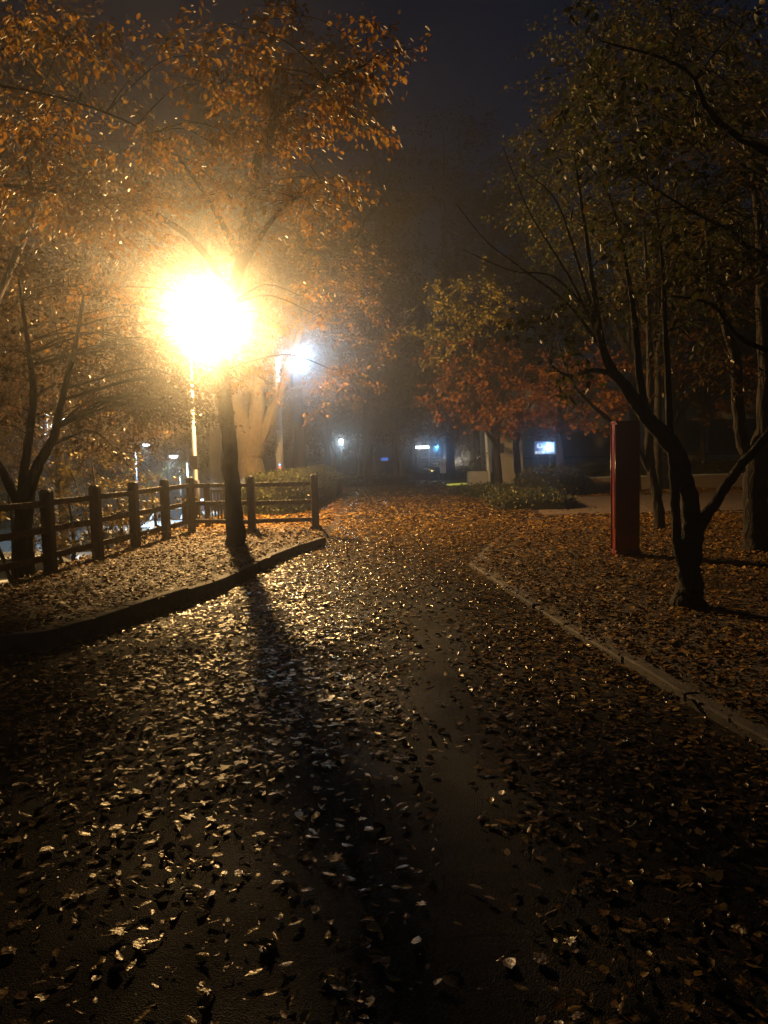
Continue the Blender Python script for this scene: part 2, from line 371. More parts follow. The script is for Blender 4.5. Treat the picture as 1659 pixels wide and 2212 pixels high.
def kerb(line, wdt, z0, z1, label, left=True, gap=0.9, seed=3):
    r = random.Random(seed)
    t = thing('kerb', label, 'kerb', line[0])
    seg = smooth_poly(line, 3); acc = 0; cur = [seg[0]]
    parts = []
    for a, b in zip(seg, seg[1:]):
        cur.append(b); acc += (b - a).length
        if acc > gap: parts.append(cur); cur = [b]; acc = 0
    if len(cur) > 1: parts.append(cur)
    for c in parts:
        mb = MB(); n = len(c); z1j = z1 + r.uniform(-.014, .012); off = r.uniform(-.014, .014)
        L, Rr = [], []
        for i, p in enumerate(c):
            d = (c[min(i + 1, n - 1)] - c[max(i - 1, 0)]).normalized(); nn = Vector((d.y, -d.x, 0)) * (1 if left else -1)
            if i == 0: p = p + d * 0.006
            if i == n - 1: p = p - d * 0.006
            L.append(p + nn * off); Rr.append(p + nn * (wdt + off))
        vs = []
        for i in range(n): vs += [(L[i].x, L[i].y, z0), (L[i].x, L[i].y, z1j), (Rr[i].x, Rr[i].y, z1j), (Rr[i].x, Rr[i].y, z0)]
        fs = [tuple(range(4))[::-1], tuple(4 * (n - 1) + k for k in range(4))]
        for i in range(n - 1):
            for k in range(4): fs.append((4 * i + k, 4 * i + (k + 1) % 4, 4 * i + 4 + (k + 1) % 4, 4 * i + 4 + k))
        mb.add(vs, fs).build('kerb_stone', M['kerb'], t, bevel=0.012)
kerb(KL, 0.12, -0.05, 0.175, 'raised stone kerb curving along the left leaf bed, its face in shadow', True)
kerb(KR, 0.105, -0.05, 0.06, 'low stone kerb edging the right side of the leafy path', False)

# ------------------------------------------------------------------ fallen leaves
def fract_noise(x, y, s, seed):
    r = np.random.default_rng(seed); g = r.random((64, 64))
    u = (x / s) % 64; v = (y / s) % 64; i = np.floor(u).astype(int); j = np.floor(v).astype(int); fu = u - i; fv = v - j
    fu = fu * fu * (3 - 2 * fu); fv = fv * fv * (3 - 2 * fv)
    a = g[i % 64, j % 64]; b = g[(i + 1) % 64, j % 64]; c = g[i % 64, (j + 1) % 64]; d = g[(i + 1) % 64, (j + 1) % 64]
    return (a * (1 - fu) + b * fu) * (1 - fv) + (c * (1 - fu) + d * fu) * fv
XL = np.vectorize(xl); XR = np.vectorize(xr); HH = np.vectorize(Hh)
sideY0, sideY1 = G(1300, 1112).y, G(1300, 1072).y
def scatter(x0, x1, y0, y1, dens, sz):
    n = int((x1 - x0) * (y1 - y0) * dens)
    return rng.uniform(x0, x1, n), rng.uniform(y0, y1, n), np.full(n, sz)
X, Y, S = [], [], []
for (x0, x1, y0, y1, dn, sz) in ((-3.2, 3.2, 0.7, 5, 950, 0.042), (-6, 7, 5, 11, 900, 0.046), (-7, 10, 11, 18, 600, 0.055), (-9, 16, 18, 30, 190, 0.09), (-10, 24, 30, 46, 60, 0.13)):
    a, b, c = scatter(x0, x1, y0, y1, dn, sz); X.append(a); Y.append(b); S.append(c)
X = np.concatenate(X); Y = np.concatenate(Y); S = np.concatenate(S)
fov = np.abs(X) < (Y * 0.56 + 0.8); X, Y, S = X[fov], Y[fov], S[fov]
xlv, xrv = XL(Y), XR(Y)
leftbed = X < xlv - 0.125; rightbed = X > xrv + 0.11; onpath = (X > xlv + 0.0) & (X < xrv - 0.0)
onkerbL = (~leftbed) & (X < xlv) & (Y < 13.8); onkerbR = (~rightbed) & (X > xrv) & (Y < 11.3)
n1 = fract_noise(X, Y, 0.9, 3); n2 = fract_noise(X, Y, 0.28, 4); n3 = fract_noise(X + 50, Y, 2.5, 5)
keep = np.zeros(len(X))
keep[leftbed] = 0.95; keep[rightbed] = 0.78
dl = np.clip((X - xlv) / 3.0, 0, 1); dc = np.clip((xrv - X) / 1.6, 0, 1)
# the middle-right of the path is almost bare near the camera
bare = np.exp(-((X - (0.12 + 0.05 * Y)) / (0.2 + 0.02 * Y)) ** 2) * (1 - np.clip((Y - 7) / 4, 0, 1)) * np.clip(0.6 + n3, 0, 1)
near = np.clip((4.6 - Y) / 2.0, 0, 1) * np.clip(1.2 - X * 0.8, 0.3, 1.3)
pd = (0.2 + 0.8 * np.clip(0.35 + 0.8 * n1 * 1.0 + 0.5 * (n2 - 0.5), 0, 1)) * (1 - 0.93 * bare) * (1 - 0.5 * near)
pd = np.where((Y > 10), np.maximum(pd, 0.75), pd)
keep[onpath] = (pd * np.where(X > 0.5, 0.95, 0.85))[onpath]
keep[onkerbL] = 0.3; keep[onkerbR] = 0.34
far = (Y > 20); keep[far & rightbed] *= 0.8
inside = (X > 4.0) & (Y > sideY0 + 0.2) & (Y < sideY1 - 0.2); keep[inside] *= 0.02
keep[(X < -4.6)] *= 0.35
sel = rng.random(len(X)) < keep
X, Y, S = X[sel], Y[sel], S[sel]; xlv, xrv = xlv[sel], xrv[sel]
N = len(X); print('ground leaves', N)
isL = X < xlv; isR = X > xrv
Z = np.where((X > xlv) & (X < xrv), 0.012, HH(X, Y)) + rng.uniform(0.0, 0.022, N) * np.where(isL | isR | (Y > 10), 1.3, 0.5) + 0.003
Z[(X < xlv) & (X > xlv - 0.125) & (Y < 13.8)] = 0.18
Z[(X > xrv) & (X < xrv + 0.11) & (Y < 11.3)] = 0.066
ang = rng.uniform(0, 2 * np.pi, N)
tilt = np.where(isL | isR, 0.32, 0.15)
Dr = np.stack([np.cos(ang), np.sin(ang), rng.normal(0, 0.5, N) * tilt], 1)
Nr = np.stack([rng.normal(0, 1, N) * tilt, rng.normal(0, 1, N) * tilt, np.ones(N)], 1)
size = S * np.minimum(rng.lognormal(0.0, 0.36, N), 1.8) * np.where(rng.random(N) < 0.2, 0.4, 1.0); curl = rng.normal(0.7, 1.4, N)
on = ~(isL | isR)
for nm, msk, m in (('fallen_leaves_on_path', on, 'litter'), ('fallen_leaves_on_beds', ~on, 'litterdry')):
    mp_ = msk & (rng.random(N) < 0.07)          # the odd lobed maple leaf among the oval ones
    o = leaves_obj(nm, np.stack([X, Y, Z], 1)[msk & ~mp_], Dr[msk & ~mp_], Nr[msk & ~mp_], size[msk & ~mp_], M[m], None, 1, curl[msk & ~mp_])
    o2 = leaves_obj(nm.replace('fallen', 'fallen_maple'), np.stack([X, Y, Z], 1)[mp_], Dr[mp_], Nr[mp_], size[mp_] * 1.1, M[m], None, 2, curl[mp_])
    tag(o2, 'lobed maple leaves scattered among the wet leaves of the path' if on is msk else 'lobed maple leaves scattered through the litter of the beds', 'leaves', kind='stuff')
    tag(o, 'wet brown leaves lying over the asphalt path' if on is msk else 'thick orange brown leaf litter covering the planted beds', 'leaves', kind='stuff')

# ------------------------------------------------------------------ lamps
def point(name, loc, col, watts, rad, parent):
    l = bpy.data.lights.new(name, 'POINT'); l.energy = watts; l.color = col; l.shadow_soft_size = rad
    o = bpy.data.objects.new(name, l); COL.objects.link(o); o.parent = parent; o.matrix_parent_inverse = Matrix.Translation(-parent.location); o.location = loc
    return o
WARM = (1.0, 0.61, 0.23); COOL = (0.62, 0.84, 1.0)
LY = 19.0
LAMP = A(452, 700, LY)
t = thing('street_lamp', 'tall street lamp glowing dazzling warm white behind the dark tree trunk', 'street lamp', (A(424, 1045, LY).x, LY, 0.0))
pb = Vector((A(424, 1045, LY).x, LY, 0.0)); pt = Vector((pb.x - 0.02, LY, LAMP.z + 0.32))
MB().tube([pb, pb + Vector((0, 0, 1.1)), pb + Vector((0, 0, 1.12)), pt], [0.085, 0.08, 0.055, 0.04], 12).build('pole', M['metal'], t, smooth=True)
MB().tube(smooth_poly([pt - Vector((0, 0, 0.3)), pt + Vector((0.1, 0, 0.06)), Vector((LAMP.x - 0.15, LY, pt.z + 0.1)), Vector((LAMP.x, LY, LAMP.z + 0.3))], 4), [0.025] * 13, 8).build('arm', M['metal'], t, smooth=True)
MB().lathe(LAMP + Vector((0, 0, 0.2)), [(0.02, 0.12), (0.08, 0.1), (0.14, 0.04), (0.15, 0.0), (0.13, -0.01)], 20).build('lamp_cap', M['darkmetal'], t, smooth=True)
MB().box(pb + Vector((0.0, -0.13, 1.55)), (0.2, 0.14, 0.34)).build('control_box', M['darkmetal'], t, bevel=0.01)
def globe(c, r): 
    return [(r * math.sin(math.pi * i / 10) + 0.001, -r * math.cos(math.pi * i / 10)) for i in range(11)]
MB().lathe(LAMP, globe(LAMP, 0.05), 20).build('bulb', M['bulbwarm'], t, smooth=True)
point('lamp_light', LAMP, WARM, 9500, 0.18, t)


def lamp_post(px, py, Y, zb, label, col, watts, arm=0.0, mt='bulbcool', rb=0.11, group=None, head='flat', name='street_lamp', polex=None):
    c = A(px, py, Y); b = Vector((c.x - arm, Y, zb)) if polex is None else Vector((polex, Y, zb))
    t = thing(name, label, 'street lamp', b, group)
    top = Vector((b.x, Y, c.z + 0.18))
    MB().tube([b, b + Vector((0, 0, 0.6)), top], [0.07, 0.06, 0.04], 8).build('pole', M['darkmetal'], t, smooth=True)
    if abs(b.x - c.x) > 0.05:
        MB().tube(smooth_poly([top - Vector((0, 0, 0.15)), (top + c) / 2 + Vector((0, 0, 0.15)), c + Vector((0, 0, 0.1))], 4), [0.025] * 9, 6).build('arm', M['darkmetal'], t, smooth=True)
    if head == 'flat':
        MB().lathe(c + Vector((0, 0, rb * 0.5)), [(0.03, 0.1), (rb * 1.2, 0.07), (rb * 1.7, 0.0), (rb * 1.6, -0.02)], 16).build('lamp_hood', M['darkmetal'], t, smooth=True)
        MB().lathe(c - Vector((0, 0, rb * 0.35)), [(rb * 0.5, -rb * .35), (rb * 1.2, -rb * .1), (rb * 1.4, rb * .3), (rb * 1.3, rb * .5)], 16).build('bulb', M[mt], t, smooth=True)
    else:
        MB().lathe(c, globe(c, rb), 14).build('bulb', M[mt], t, smooth=True)
        MB().lathe(c + Vector((0, 0, rb)), [(0.02, 0.05), (rb * .7, 0.02), (rb * .75, -0.01)], 14).build('lamp_cap', M['darkmetal'], t, smooth=True)
    if watts:
        o = point('lamp_light', c - Vector((0, rb * 1.2 + .13, rb * 1.1)), col, watts, 0.12, t)
        if head == 'flat':                      # hooded head: shines down only
            l = bpy.data.lights.new('lamp_light', 'SPOT'); l.energy = watts * 18; l.color = col; l.shadow_soft_size = 0.12
            l.spot_size = R(150); l.spot_blend = 0.25; o.data = l
    return t

# utility pole with a cold floodlight
t = thing('utility_pole', 'thick grey utility pole carrying the bright blue white floodlight', 'utility pole', G(606, 1077))
pz = t.location.copy(); ptop = A(597, 772, pz.y)
MB().tube([pz, A(603, 950, pz.y), A(598, 840, pz.y), ptop], [0.17, 0.155, 0.14, 0.11], 14).build('pole', M['conc'], t, smooth=True)
for dx in (-0.12, 0.14): MB().tube([ptop + Vector((dx * .6, 0, -0.25)), ptop + Vector((dx, -.04, 0.0)), ptop + Vector((dx, -.04, 0.3))], [0.03, 0.03, 0.025], 6).build('bracket', M['metal'], t, smooth=True)
FL = A(640, 771, pz.y)
MB().tube([ptop - Vector((0, 0, 0.15)), (ptop + FL) / 2 + Vector((0, 0, 0.22)), FL + Vector((0, 0, 0.16))], [0.03, 0.03, 0.03], 8).build('arm', M['metal'], t, smooth=True)
fl = MB().box(FL + Vector((0, 0.06, 0.1)), (0.5, 0.3, 0.1), m=Matrix.Rotation(R(12), 3, 'X')).build('floodlight', M['darkmetal'], t, bevel=0.01)
MB().lathe(FL, globe(FL, 0.1), 14).build('bulb', M['bulbcool'], t, smooth=True)
point('lamp_light', FL - Vector((0, 0.25, 0.05)), (0.42, 0.7, 1.0), 600, 0.11, t)
MB().box(A(601, 944, pz.y - 0.19), (0.13, 0.015, 0.55)).build('pole_tag', M['white'], t)
MB().lathe(A(604, 1004, pz.y - 0.19), globe(None, 0.035), 8).build('signal_light', M['bulbblue'], t)
MB().lathe(A(604.5, 1010, pz.y - 0.19), globe(None, 0.045), 8).build('signal_light', M['bulbred'], t)

LOT = -1.98
lamp_post(127, 878, 30, LOT, 'highest small white street lamp above the car park at the left edge', COOL, 40, 0.5, rb=.07, group='white lamps in the car park')
lamp_post(105, 937, 38, LOT, 'bright white street lamp between the branches of the left leaning tree', COOL, 110, -0.6, rb=.13, group='white lamps in the car park')
lamp_post(316, 960, 34, LOT, 'white street lamp above the green lit tree in the car park', COOL, 130, 0.5, rb=.11, group='white lamps in the car park')
lamp_post(375, 985, 28, LOT, 'white street lamp with a curved neck just above the fence post', COOL, 110, -0.5, rb=.11, group='white lamps in the car park')
lamp_post(407, 1001, 42, LOT, 'lowest white lamp in front of the green lit leaves, beside the lamp pole', COOL, 90, 0.5, rb=.12, group='white lamps in the car park')
lamp_post(140, 1079, 26, LOT, 'small round lamp glowing blue white just above the top fence rail', COOL, 12, 0.0, rb=.07, head='globe')
lamp_post(737, 953, 40, 0, 'round white lamp on a post beyond the dark hedge, beside the path', COOL, 40, 0.0, rb=.12, head='globe')
lamp_post(943, 964, 58, 0, 'small blue lamp shining under the far red tree crown', (0.1, 0.45, 1), 60, 0.0, 'bulbblue', .14, head='globe')
lamp_post(943, 826, 62, 0, 'tiny pale blue lamp high up between the far tree crowns', COOL, 60, 0.5, rb=.1)
lamp_post(975, 998, 60, 0, 'tiny warm white lamp among the far tree trunks', (1, .85, .6), 150, 0.0, 'bulbwarm', .09, head='globe')

# ------------------------------------------------------------------ wooden fence
fb = [G(x, y, .15) for x, y in ((110, 1236), (210, 1210), (295, 1189), (362, 1169), (415, 1149))]
d0 = (fb[4] - fb[0]) / 4
pl = [fb[4] - d0 * k for k in range(4, -1, -1)]; pl = [fb[4] - d0 * k for k in (7, 6, 5)] + pl
pr = [G(545, 1150, .15), G(682, 1144, .15)]
allp = pl + pr
t = thing('wooden_fence', 'dark timber post and rail fence along the left leaf bed', 'fence', allp[0])
for i, p in enumerate(allp):
    w = 0.138; dv = (allp[min(i + 1, len(allp) - 1)] - allp[max(i - 1, 0)]); az = math.atan2(dv.y, dv.x)
    mb = MB(); mb.box((p.x, p.y, p.z + 0.42), (w, w, 1.34), az)
    mb.box((p.x, p.y, p.z + 1.105), (w + .0, w + .0, 0.03), az, 0.72)
    if i == len(allp) - 1 or i == len(allp) - 2: mb.box((p.x, p.y, p.z + 0.03), (0.25, 0.25, 0.1), az, 0.85)
    mb.build('post', M['wood'], t, bevel=0.012)
for a, b in zip(allp, allp[1:]):
    u = (b - a).normalized() * 0.076
    for h in (0.22, 0.58, 0.94):
        MB().bar(a + u + Vector((0, 0, h)), b - u + Vector((0, 0, h + random.uniform(-.012, .012))), 0.05, 0.084).build('rail', M['wood'], t, bevel=0.008)
# slatted railing behind the corner
a = A(424, 1125, 17.4); b = A(500, 1121, 17.4); a.z = b.z = 0.1
t = thing('slatted_railing', 'dark slatted timber railing with white light shining between its slats', 'railing', a)
for x in (A(448, 1100, 17.4).x, b.x + 0.1):
    MB().box((x, 17.4, 0.5), (0.12, 0.12, 1.1)).build('post', M['wood'], t, bevel=0.01)
x0, x1 = A(456, 1100, 17.4).x, b.x + .04
for z in (0.24, 0.58, 0.9): MB().box(((x0 + x1) / 2, 17.4, z), (x1 - x0, 0.05, 0.07)).build('rail', M['wood'], t, bevel=0.006)
for k in range(7):
    x = x0 + 0.03 + (x1 - x0 - .06) * k / 6
    MB().box((x, 17.345, 0.56), (0.035, 0.03, 0.76)).build('slat', M['wood'], t)
# round-topped dark board
c = A(412, 1100, 17.0)
t = thing('round_topped_board', 'low dark board with a rounded top standing behind the fence post', 'board', Vector((c.x, 17.0, 0.0)))
ol = [(-.19, 0), (.19, 0)] + [(.19 * math.cos(a), .44 + .17 * math.sin(a)) for a in np.linspace(0, math.pi, 12)]
mb = MB(); z0 = 0.22
mb.add([(c.x + x, 16.96, z0 + z) for x, z in ol] + [(c.x + x, 17.04, z0 + z) for x, z in ol], [tuple(range(len(ol))), tuple(range(len(ol), 2 * len(ol)))[::-1]] + [(i, len(ol) + i, len(ol) + (i + 1) % len(ol), (i + 1) % len(ol)) for i in range(len(ol))])
mb.build('panel', M['wood'], t)
for dx in (-.13, .13): MB().box((c.x + dx, 17.0, 0.1), (0.05, 0.05, 0.26)).build('leg', M['darkmetal'], t)

# ------------------------------------------------------------------ red pillar
rp = G(1357, 1203, 0.04); rx0, rx1 = A(1332, 1150, rp.y).x, A(1383, 1150, rp.y).x; rt = A(1350, 913, rp.y).z
t = thing('red_pillar', 'glossy dark red rectangular pillar standing in the leaf litter', 'pillar', Vector(((rx0 + rx1) / 2, rp.y + .12, 0.02)))
cx = (rx0 + rx1) / 2; wd = rx1 - rx0
MB().box((cx, rp.y + .12, (rt + .12) / 2), (wd, 0.24, rt - .12)).build('body', M['red'], t, bevel=0.02)
MB().box((cx, rp.y + .12, 0.08), (wd + .03, 0.27, 0.1)).build('base', M['red'], t, bevel=0.01)
MB().box((cx, rp.y + .12, rt + .012), (wd + .02, 0.26, 0.03)).build('cap', M['red'], t, bevel=0.008)
MB().box((cx, rp.y - .002, A(1350, 1134, rp.y).z), (wd - .03, 0.012, 0.014)).build('seam_strip', M['red'], t)
for yy_, nm in ((rp.y + .012, 0), (rp.y + .228, 1)): MB().tube([(rx0 - .004, yy_, .14), (rx0 - .004, yy_, rt - .02)], [.013, .013], 8).build('edge_trim', M['red'], t, smooth=True)
MB().box((rx0 - .004, rp.y + .12, (rt + .3) / 2), (0.012, 0.1, rt - .6)).build('side_panel', M['red'], t, bevel=.004)

# ------------------------------------------------------------------ right background: wall, building, sign
wa = G(1228, 1062); 
t = thing('low_wall', 'long low brown masonry wall beyond the side path, right of the bushes', 'wall', wa)
Lw = 24.0
MB().box((wa.x + Lw / 2, wa.y + .15, 0.24), (Lw, 0.3, 0.5)).build('wall_face', M['pave'], t, bevel=.01)
MB().box((wa.x + Lw / 2, wa.y + .15, 0.52), (Lw + .06, 0.38, 0.06)).build('coping', M['conc'], t, bevel=.01)
ba = G(1064, 1057); bb = A(1127, 1050, ba.y + .4)
t = thing('concrete_block_house', 'small beige plastered block house behind the white pole', 'building', Vector((ba.x, ba.y, 0)))
bw = bb.x - ba.x; MB().box(((ba.x + bb.x) / 2, ba.y + 2, 1.6), (bw, 4.0, 3.3)).build('wall', M['plaster'], t)
MB().box(((ba.x + bb.x) / 2, ba.y + 2, 3.33), (bw + .4, 4.4, 0.16)).build('roof', M['conc'], t)
c = A(1080, 968, ba.y - .06)
MB().box(c, (0.3, 0.1, 0.42)).build('wall_box', M['darkmetal'], t, bevel=.02)
MB().box((ba.x + bw * .75, ba.y - .02, 1.0), (0.02, 0.03, 1.9)).build('joint', M['darkmetal'], t)
by = 41.0; bx0 = A(1128, 1000, by).x; bx1 = A(1760, 1000, by).x
t = thing('long_building', 'long low grey walled building behind the hedges on the right', 'building', Vector((bx0, by, 0)))
MB().box(((bx0 + bx1) / 2, by + 4, 2.3), (bx1 - bx0, 8.0, 4.7)).build('wall', M['plaster'], t)
MB().box(((bx0 + bx1) / 2, by + 4, 4.75), (bx1 - bx0 + .8, 8.8, 0.25)).build('roof', M['conc'], t)
MB().box(((bx0 + bx1) / 2, by - .04, 1.25), (bx1 - bx0, 0.12, 0.1)).build('ledge', M['darkmetal'], t)
for x in (A(1345, 980, by).x, A(1480, 980, by).x, A(1560, 980, by).x, A(1630, 980, by).x):
    f = MB().box((x, by - .03, 2.2), (1.5, 0.1, 1.7)).build('window', M['darkmetal'], t, bevel=.01)
    MB().box((x - .36, by - .095, 2.2), (0.62, 0.02, 1.5)).build('pane', M['glass'], f); MB().box((x + .36, by - .095, 2.2), (0.62, 0.02, 1.5)).build('pane', M['glass'], f)
# lit display sign
sy = 30.0; s0, s1 = A(1154, 982, sy), A(1200, 952, sy)
t = thing('lit_display_sign', 'small display sign glowing blue with a white panel on two dark legs', 'sign', Vector(((s0.x + s1.x) / 2, sy, 0)))
sw = s1.x - s0.x; sh = s1.z - s0.z; cx = (s0.x + s1.x) / 2; cz = (s0.z + s1.z) / 2
MB().box((cx, sy + .05, cz), (sw + .06, 0.1, sh + .06)).build('cabinet', M['darkmetal'], t, bevel=.01)
scr = MB().box((cx, sy - .006, cz), (sw - .02, 0.01, sh - .02)).build('screen', M['screenblue'], t)
MB().box((cx + sw * .25, sy - .017, cz + sh * .02), (sw * .36, 0.008, sh * .74)).build('white_panel', M['screenwhite'], scr)
mb = MB(); k = 16
ring = [(math.cos(2 * math.pi * i / k), math.sin(2 * math.pi * i / k)) for i in range(k)]
for i in range(k):
    if i in (3, 4): continue
    (a0, b0), (a1, b1) = ring[i], ring[(i + 1) % k]; q = sh * .13; q2 = sh * .2; ex, ez = cx - sw * .24, cz + sh * .16
    mb.add([(ex + a0 * q, sy - .014, ez + b0 * q), (ex + a1 * q, sy - .014, ez + b1 * q), (ex + a1 * q2, sy - .014, ez + b1 * q2), (ex + a0 * q2, sy - .014, ez + b0 * q2)], [(0, 1, 2, 3)])
mb.build('emblem_ring', M['screenwhite'], scr)
for dx, ww in ((-.4, .09), (-.26, .07), (-.09, .14)): MB().box((cx + sw * dx, sy - .016, cz - sh * .33), (sw * ww, 0.006, sh * .13)).build('lettering', M['screenwhite'], scr)
for dx in (-.25, .25): MB().box((cx + dx * sw, sy + .05, (cz - sh / 2) / 2), (0.07, 0.07, cz - sh / 2)).build('leg', M['darkmetal'], t)
point('sign_light', Vector((cx + .1, sy - .12, cz)), (0.2, 0.45, 1.0), 12, 0.05, t)

c = G(1059, 1058)
t = thing('white_pole', 'slim white pole standing in front of the beige block house', 'pole', c)
MB().tube([c, A(1051, 952, c.y), A(1046, 868, c.y)], [.085, .075, .05], 12).build('shaft', M['white'], t, smooth=True)
MB().lathe(c, [(0.16, 0), (0.16, 0.05), (0.1, 0.09)], 14).build('base_plate', M['metal'], t)
MB().lathe(A(1046, 868, c.y), [(0.05, 0), (0.06, 0.03), (0.01, 0.08)], 12).build('cap', M['metal'], t, smooth=True)
c = G(1035, 1059)
t = thing('concrete_planter', 'square concrete planter box left of the white pole', 'planter', c)
mb = MB(); q = .42
for dx, dy, a_, b_ in ((0, -q + .05, 2 * q, .1), (0, q - .05, 2 * q, .1), (-q + .05, 0, .1, 2 * q - .2), (q - .05, 0, .1, 2 * q - .2)): mb.box((c.x + dx, c.y + .5 + dy, .4), (a_, b_, .82))
mb.build('box', M['conc'], t)
MB().box((c.x, c.y + .5, .36), (2 * q - .2, 2 * q - .2, .6)).build('soil', M['soil'], t)
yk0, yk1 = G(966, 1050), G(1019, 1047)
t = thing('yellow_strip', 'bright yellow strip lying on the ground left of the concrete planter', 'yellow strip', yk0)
mm = emit('yellow_strip_added_glow', (0.8, 0.78, 0.12), 0.55); mm.node_tree.nodes['Principled BSDF'].inputs['Base Color'].default_value = (.6, .6, .1, 1)  # weak emission added to the yellow kerb strip so it looks brightly lit
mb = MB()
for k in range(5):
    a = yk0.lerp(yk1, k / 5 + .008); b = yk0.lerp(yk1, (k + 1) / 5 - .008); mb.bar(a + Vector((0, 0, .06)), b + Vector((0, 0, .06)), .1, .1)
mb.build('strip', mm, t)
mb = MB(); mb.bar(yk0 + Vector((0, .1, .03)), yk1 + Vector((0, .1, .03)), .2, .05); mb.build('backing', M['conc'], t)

# far pergola with curved pale posts
py_ = 52.0
t = thing('curved_pergola', 'far pale pergola with curved posts and a lit roof end', 'pergola', Vector((A(915, 1030, py_).x, py_, 0)))
for x, lean in ((893, .5), (909, .15), (932, .05), (957, -.2)):
    b = A(x, 1026, py_); b.z = 0
    MB().tube(smooth_poly([b, b + Vector((-.12, 0, .9)), b + Vector((-.05, 0, 1.9)), b + Vector((lean, 0.3, 2.7))], 4), [.09, .09, .09, .085, .085, .085, .08, .08, .08, .07, .07, .07, .06], 8).build('post', M['conc'], t, smooth=True)
xa, xb = A(890, 1000, py_).x, A(962, 1000, py_).x
for k in range(7): MB().box((xa + (xb - xa) * k / 6, py_ + .4, 2.75), (0.08, 1.8, 0.1)).build('roof_beam', M['white'], t)
for k in range(6): MB().box(((xa + xb) / 2, py_ + 1.2, 0.3 + k * .22), (xb - xa, 0.04, 0.05)).build('back_slat', M['white'], t)
lt = MB().box((A(912, 966, py_).x, py_ - .1, A(912, 966, py_).z), (0.9, .1, .16)).build('roof_light', M['bulbcool'], t)
l = bpy.data.lights.new('pergola_fill_light', 'SPOT'); l.energy = 1600; l.color = (1, .72, .42); l.spot_size = R(95); l.shadow_soft_size = .1  # added fill spot, no fitting modelled, brightens the posts facing the camera
o = bpy.data.objects.new('pergola_fill_light', l); COL.objects.link(o); o.parent = t; o.matrix_parent_inverse = Matrix.Translation(-t.location)
o.location = (A(925, 1000, py_).x, py_ - 3.6, .5); o.rotation_euler = (R(98), 0, 0)
c = G(928, 1035)
tag(MB().box((c.x, c.y, .22), (1.2, .7, .46), 0, .85).build('stone_block', M['conc'], None, bevel=.05), 'squat pale stone block on the ground below the far pergola', 'stone')
c = A(957, 1030, 44); c.z = 0
t = thing('notice_sign', 'small white notice sign on a thin post near the far trees', 'sign', c)
MB().tube([c, c + Vector((0, 0, 1.0))], [.03, .03], 6).build('post', M['metal'], t)
MB().box(c + Vector((0, -.03, .75)), (.36, .03, .5), m=Matrix.Rotation(R(-12), 3, 'X')).build('board', M['white'], t)
c = A(831, 992, 56)
t = thing('blue_sign', 'tiny glowing blue sign between the far trunks', 'sign', Vector((c.x, 56, 0)))
MB().box(c, (.5, .06, .2)).build('board', emit('blue_sign_face', (.08, .25, 1), 1.0), t); MB().tube([(c.x, 56.05, 0), (c.x, 56.05, c.z)], [.03, .03], 6).build('post', M['metal'], t)

# ------------------------------------------------------------------ cars in the lower car park
def car(x, y, rz, paint, label):
    t = thing('parked_car', label, 'car', Vector((x, y, LOT)), 'cars parked below the fence')
    Rm = Matrix.Rotation(rz, 3, 'Z'); O = Vector((x, y, LOT))
    def loft(secs, name, m, par=t, sm=False):          # secs: (x, halfwidth, z0, z1)
        mb = MB(); n = len(secs); vs = []
        for (sx, hw, z0, z1) in secs:
            for yv, zv in ((-hw * .97, z0), (-hw, (z0 + z1) * .5), (-hw * .93, z1), (hw * .93, z1), (hw, (z0 + z1) * .5), (hw * .97, z0)): vs.append(Rm @ Vector((sx, yv, zv)) + O)
        fs = [tuple(range(6)), tuple(6 * (n - 1) + k for k in reversed(range(6)))]
        for i in range(n - 1):
            for k in range(6): fs.append((6 * i + k, 6 * i + 6 + k, 6 * i + 6 + (k + 1) % 6, 6 * i + (k + 1) % 6))
        return mb.add(vs, fs).build(name, m, par, bevel=.03)
    loft([(-2.2, .78, .35, .75), (-2.1, .84, .25, .92), (-1.2, .88, .22, .98), (.6, .88, .22, .94), (1.6, .86, .24, .84), (2.1, .82, .28, .7), (2.22, .74, .35, .6)], 'body', M[paint])
    loft([(-2.0, .74, .9, .93), (-1.55, .68, .9, 1.36), (-.9, .66, .9, 1.42), (.1, .66, .9, 1.4), (.55, .68, .9, 1.2), (1.1, .76, .88, .92)], 'windows', M['glass'])
    loft([(-1.5, .66, 1.37, 1.42), (-.9, .64, 1.42, 1.48), (.1, .64, 1.40, 1.46), (.3, .64, 1.36, 1.4)], 'roof', M[paint])
    for sgn in (-1, 1):
        for (xa, za, xb, zb) in ((1.08, .94, .3, 1.4), (-.35, .92, -.4, 1.44), (-1.9, .95, -1.5, 1.4)):
            MB().bar(Rm @ Vector((xa, sgn * .73, za)) + O, Rm @ Vector((xb, sgn * .655, zb)) + O, .07, .05).build('pillar', M[paint], t)
        for xw in (-1.35, 1.35):
            c = Rm @ Vector((xw, sgn * .8, .32)) + O; ax = Rm @ Vector((0, sgn * .1, 0))
            wv = MB().tube([c - ax, c - ax * .9, c + ax * .9, c + ax], [.29, .32, .32, .29], 20).build('wheel', M['rubber'], t)
            MB().tube([c + ax * 1.02, c + ax * 1.1], [.2, .18], 12).build('rim', M['metal'], wv)
        MB().box(Rm @ Vector((2.13, sgn * .6, .66)) + O, (.16, .34, .13), rz).build('headlight', M['white'], t, bevel=.02)
        MB().box(Rm @ Vector((-2.17, sgn * .62, .78)) + O, (.1, .3, .14), rz).build('tail_light', M['red'], t, bevel=.02)
    return t
c = A(85, 1200, 18.5); car(c.x, 18.5, R(35), 'carpaint', 'white car with its roof rail showing, parked at the far left below the fence')
c = A(230, 1160, 24.5); car(c.x, 24.5, R(-75), 'carsilver', 'silver car half hidden by yellow bushes between the second and third fence posts')
c = A(376, 1120, 36); car(c.x, 36, R(-95), 'carpaint', 'brightly lit white car seen between fence posts beside the rounded board')
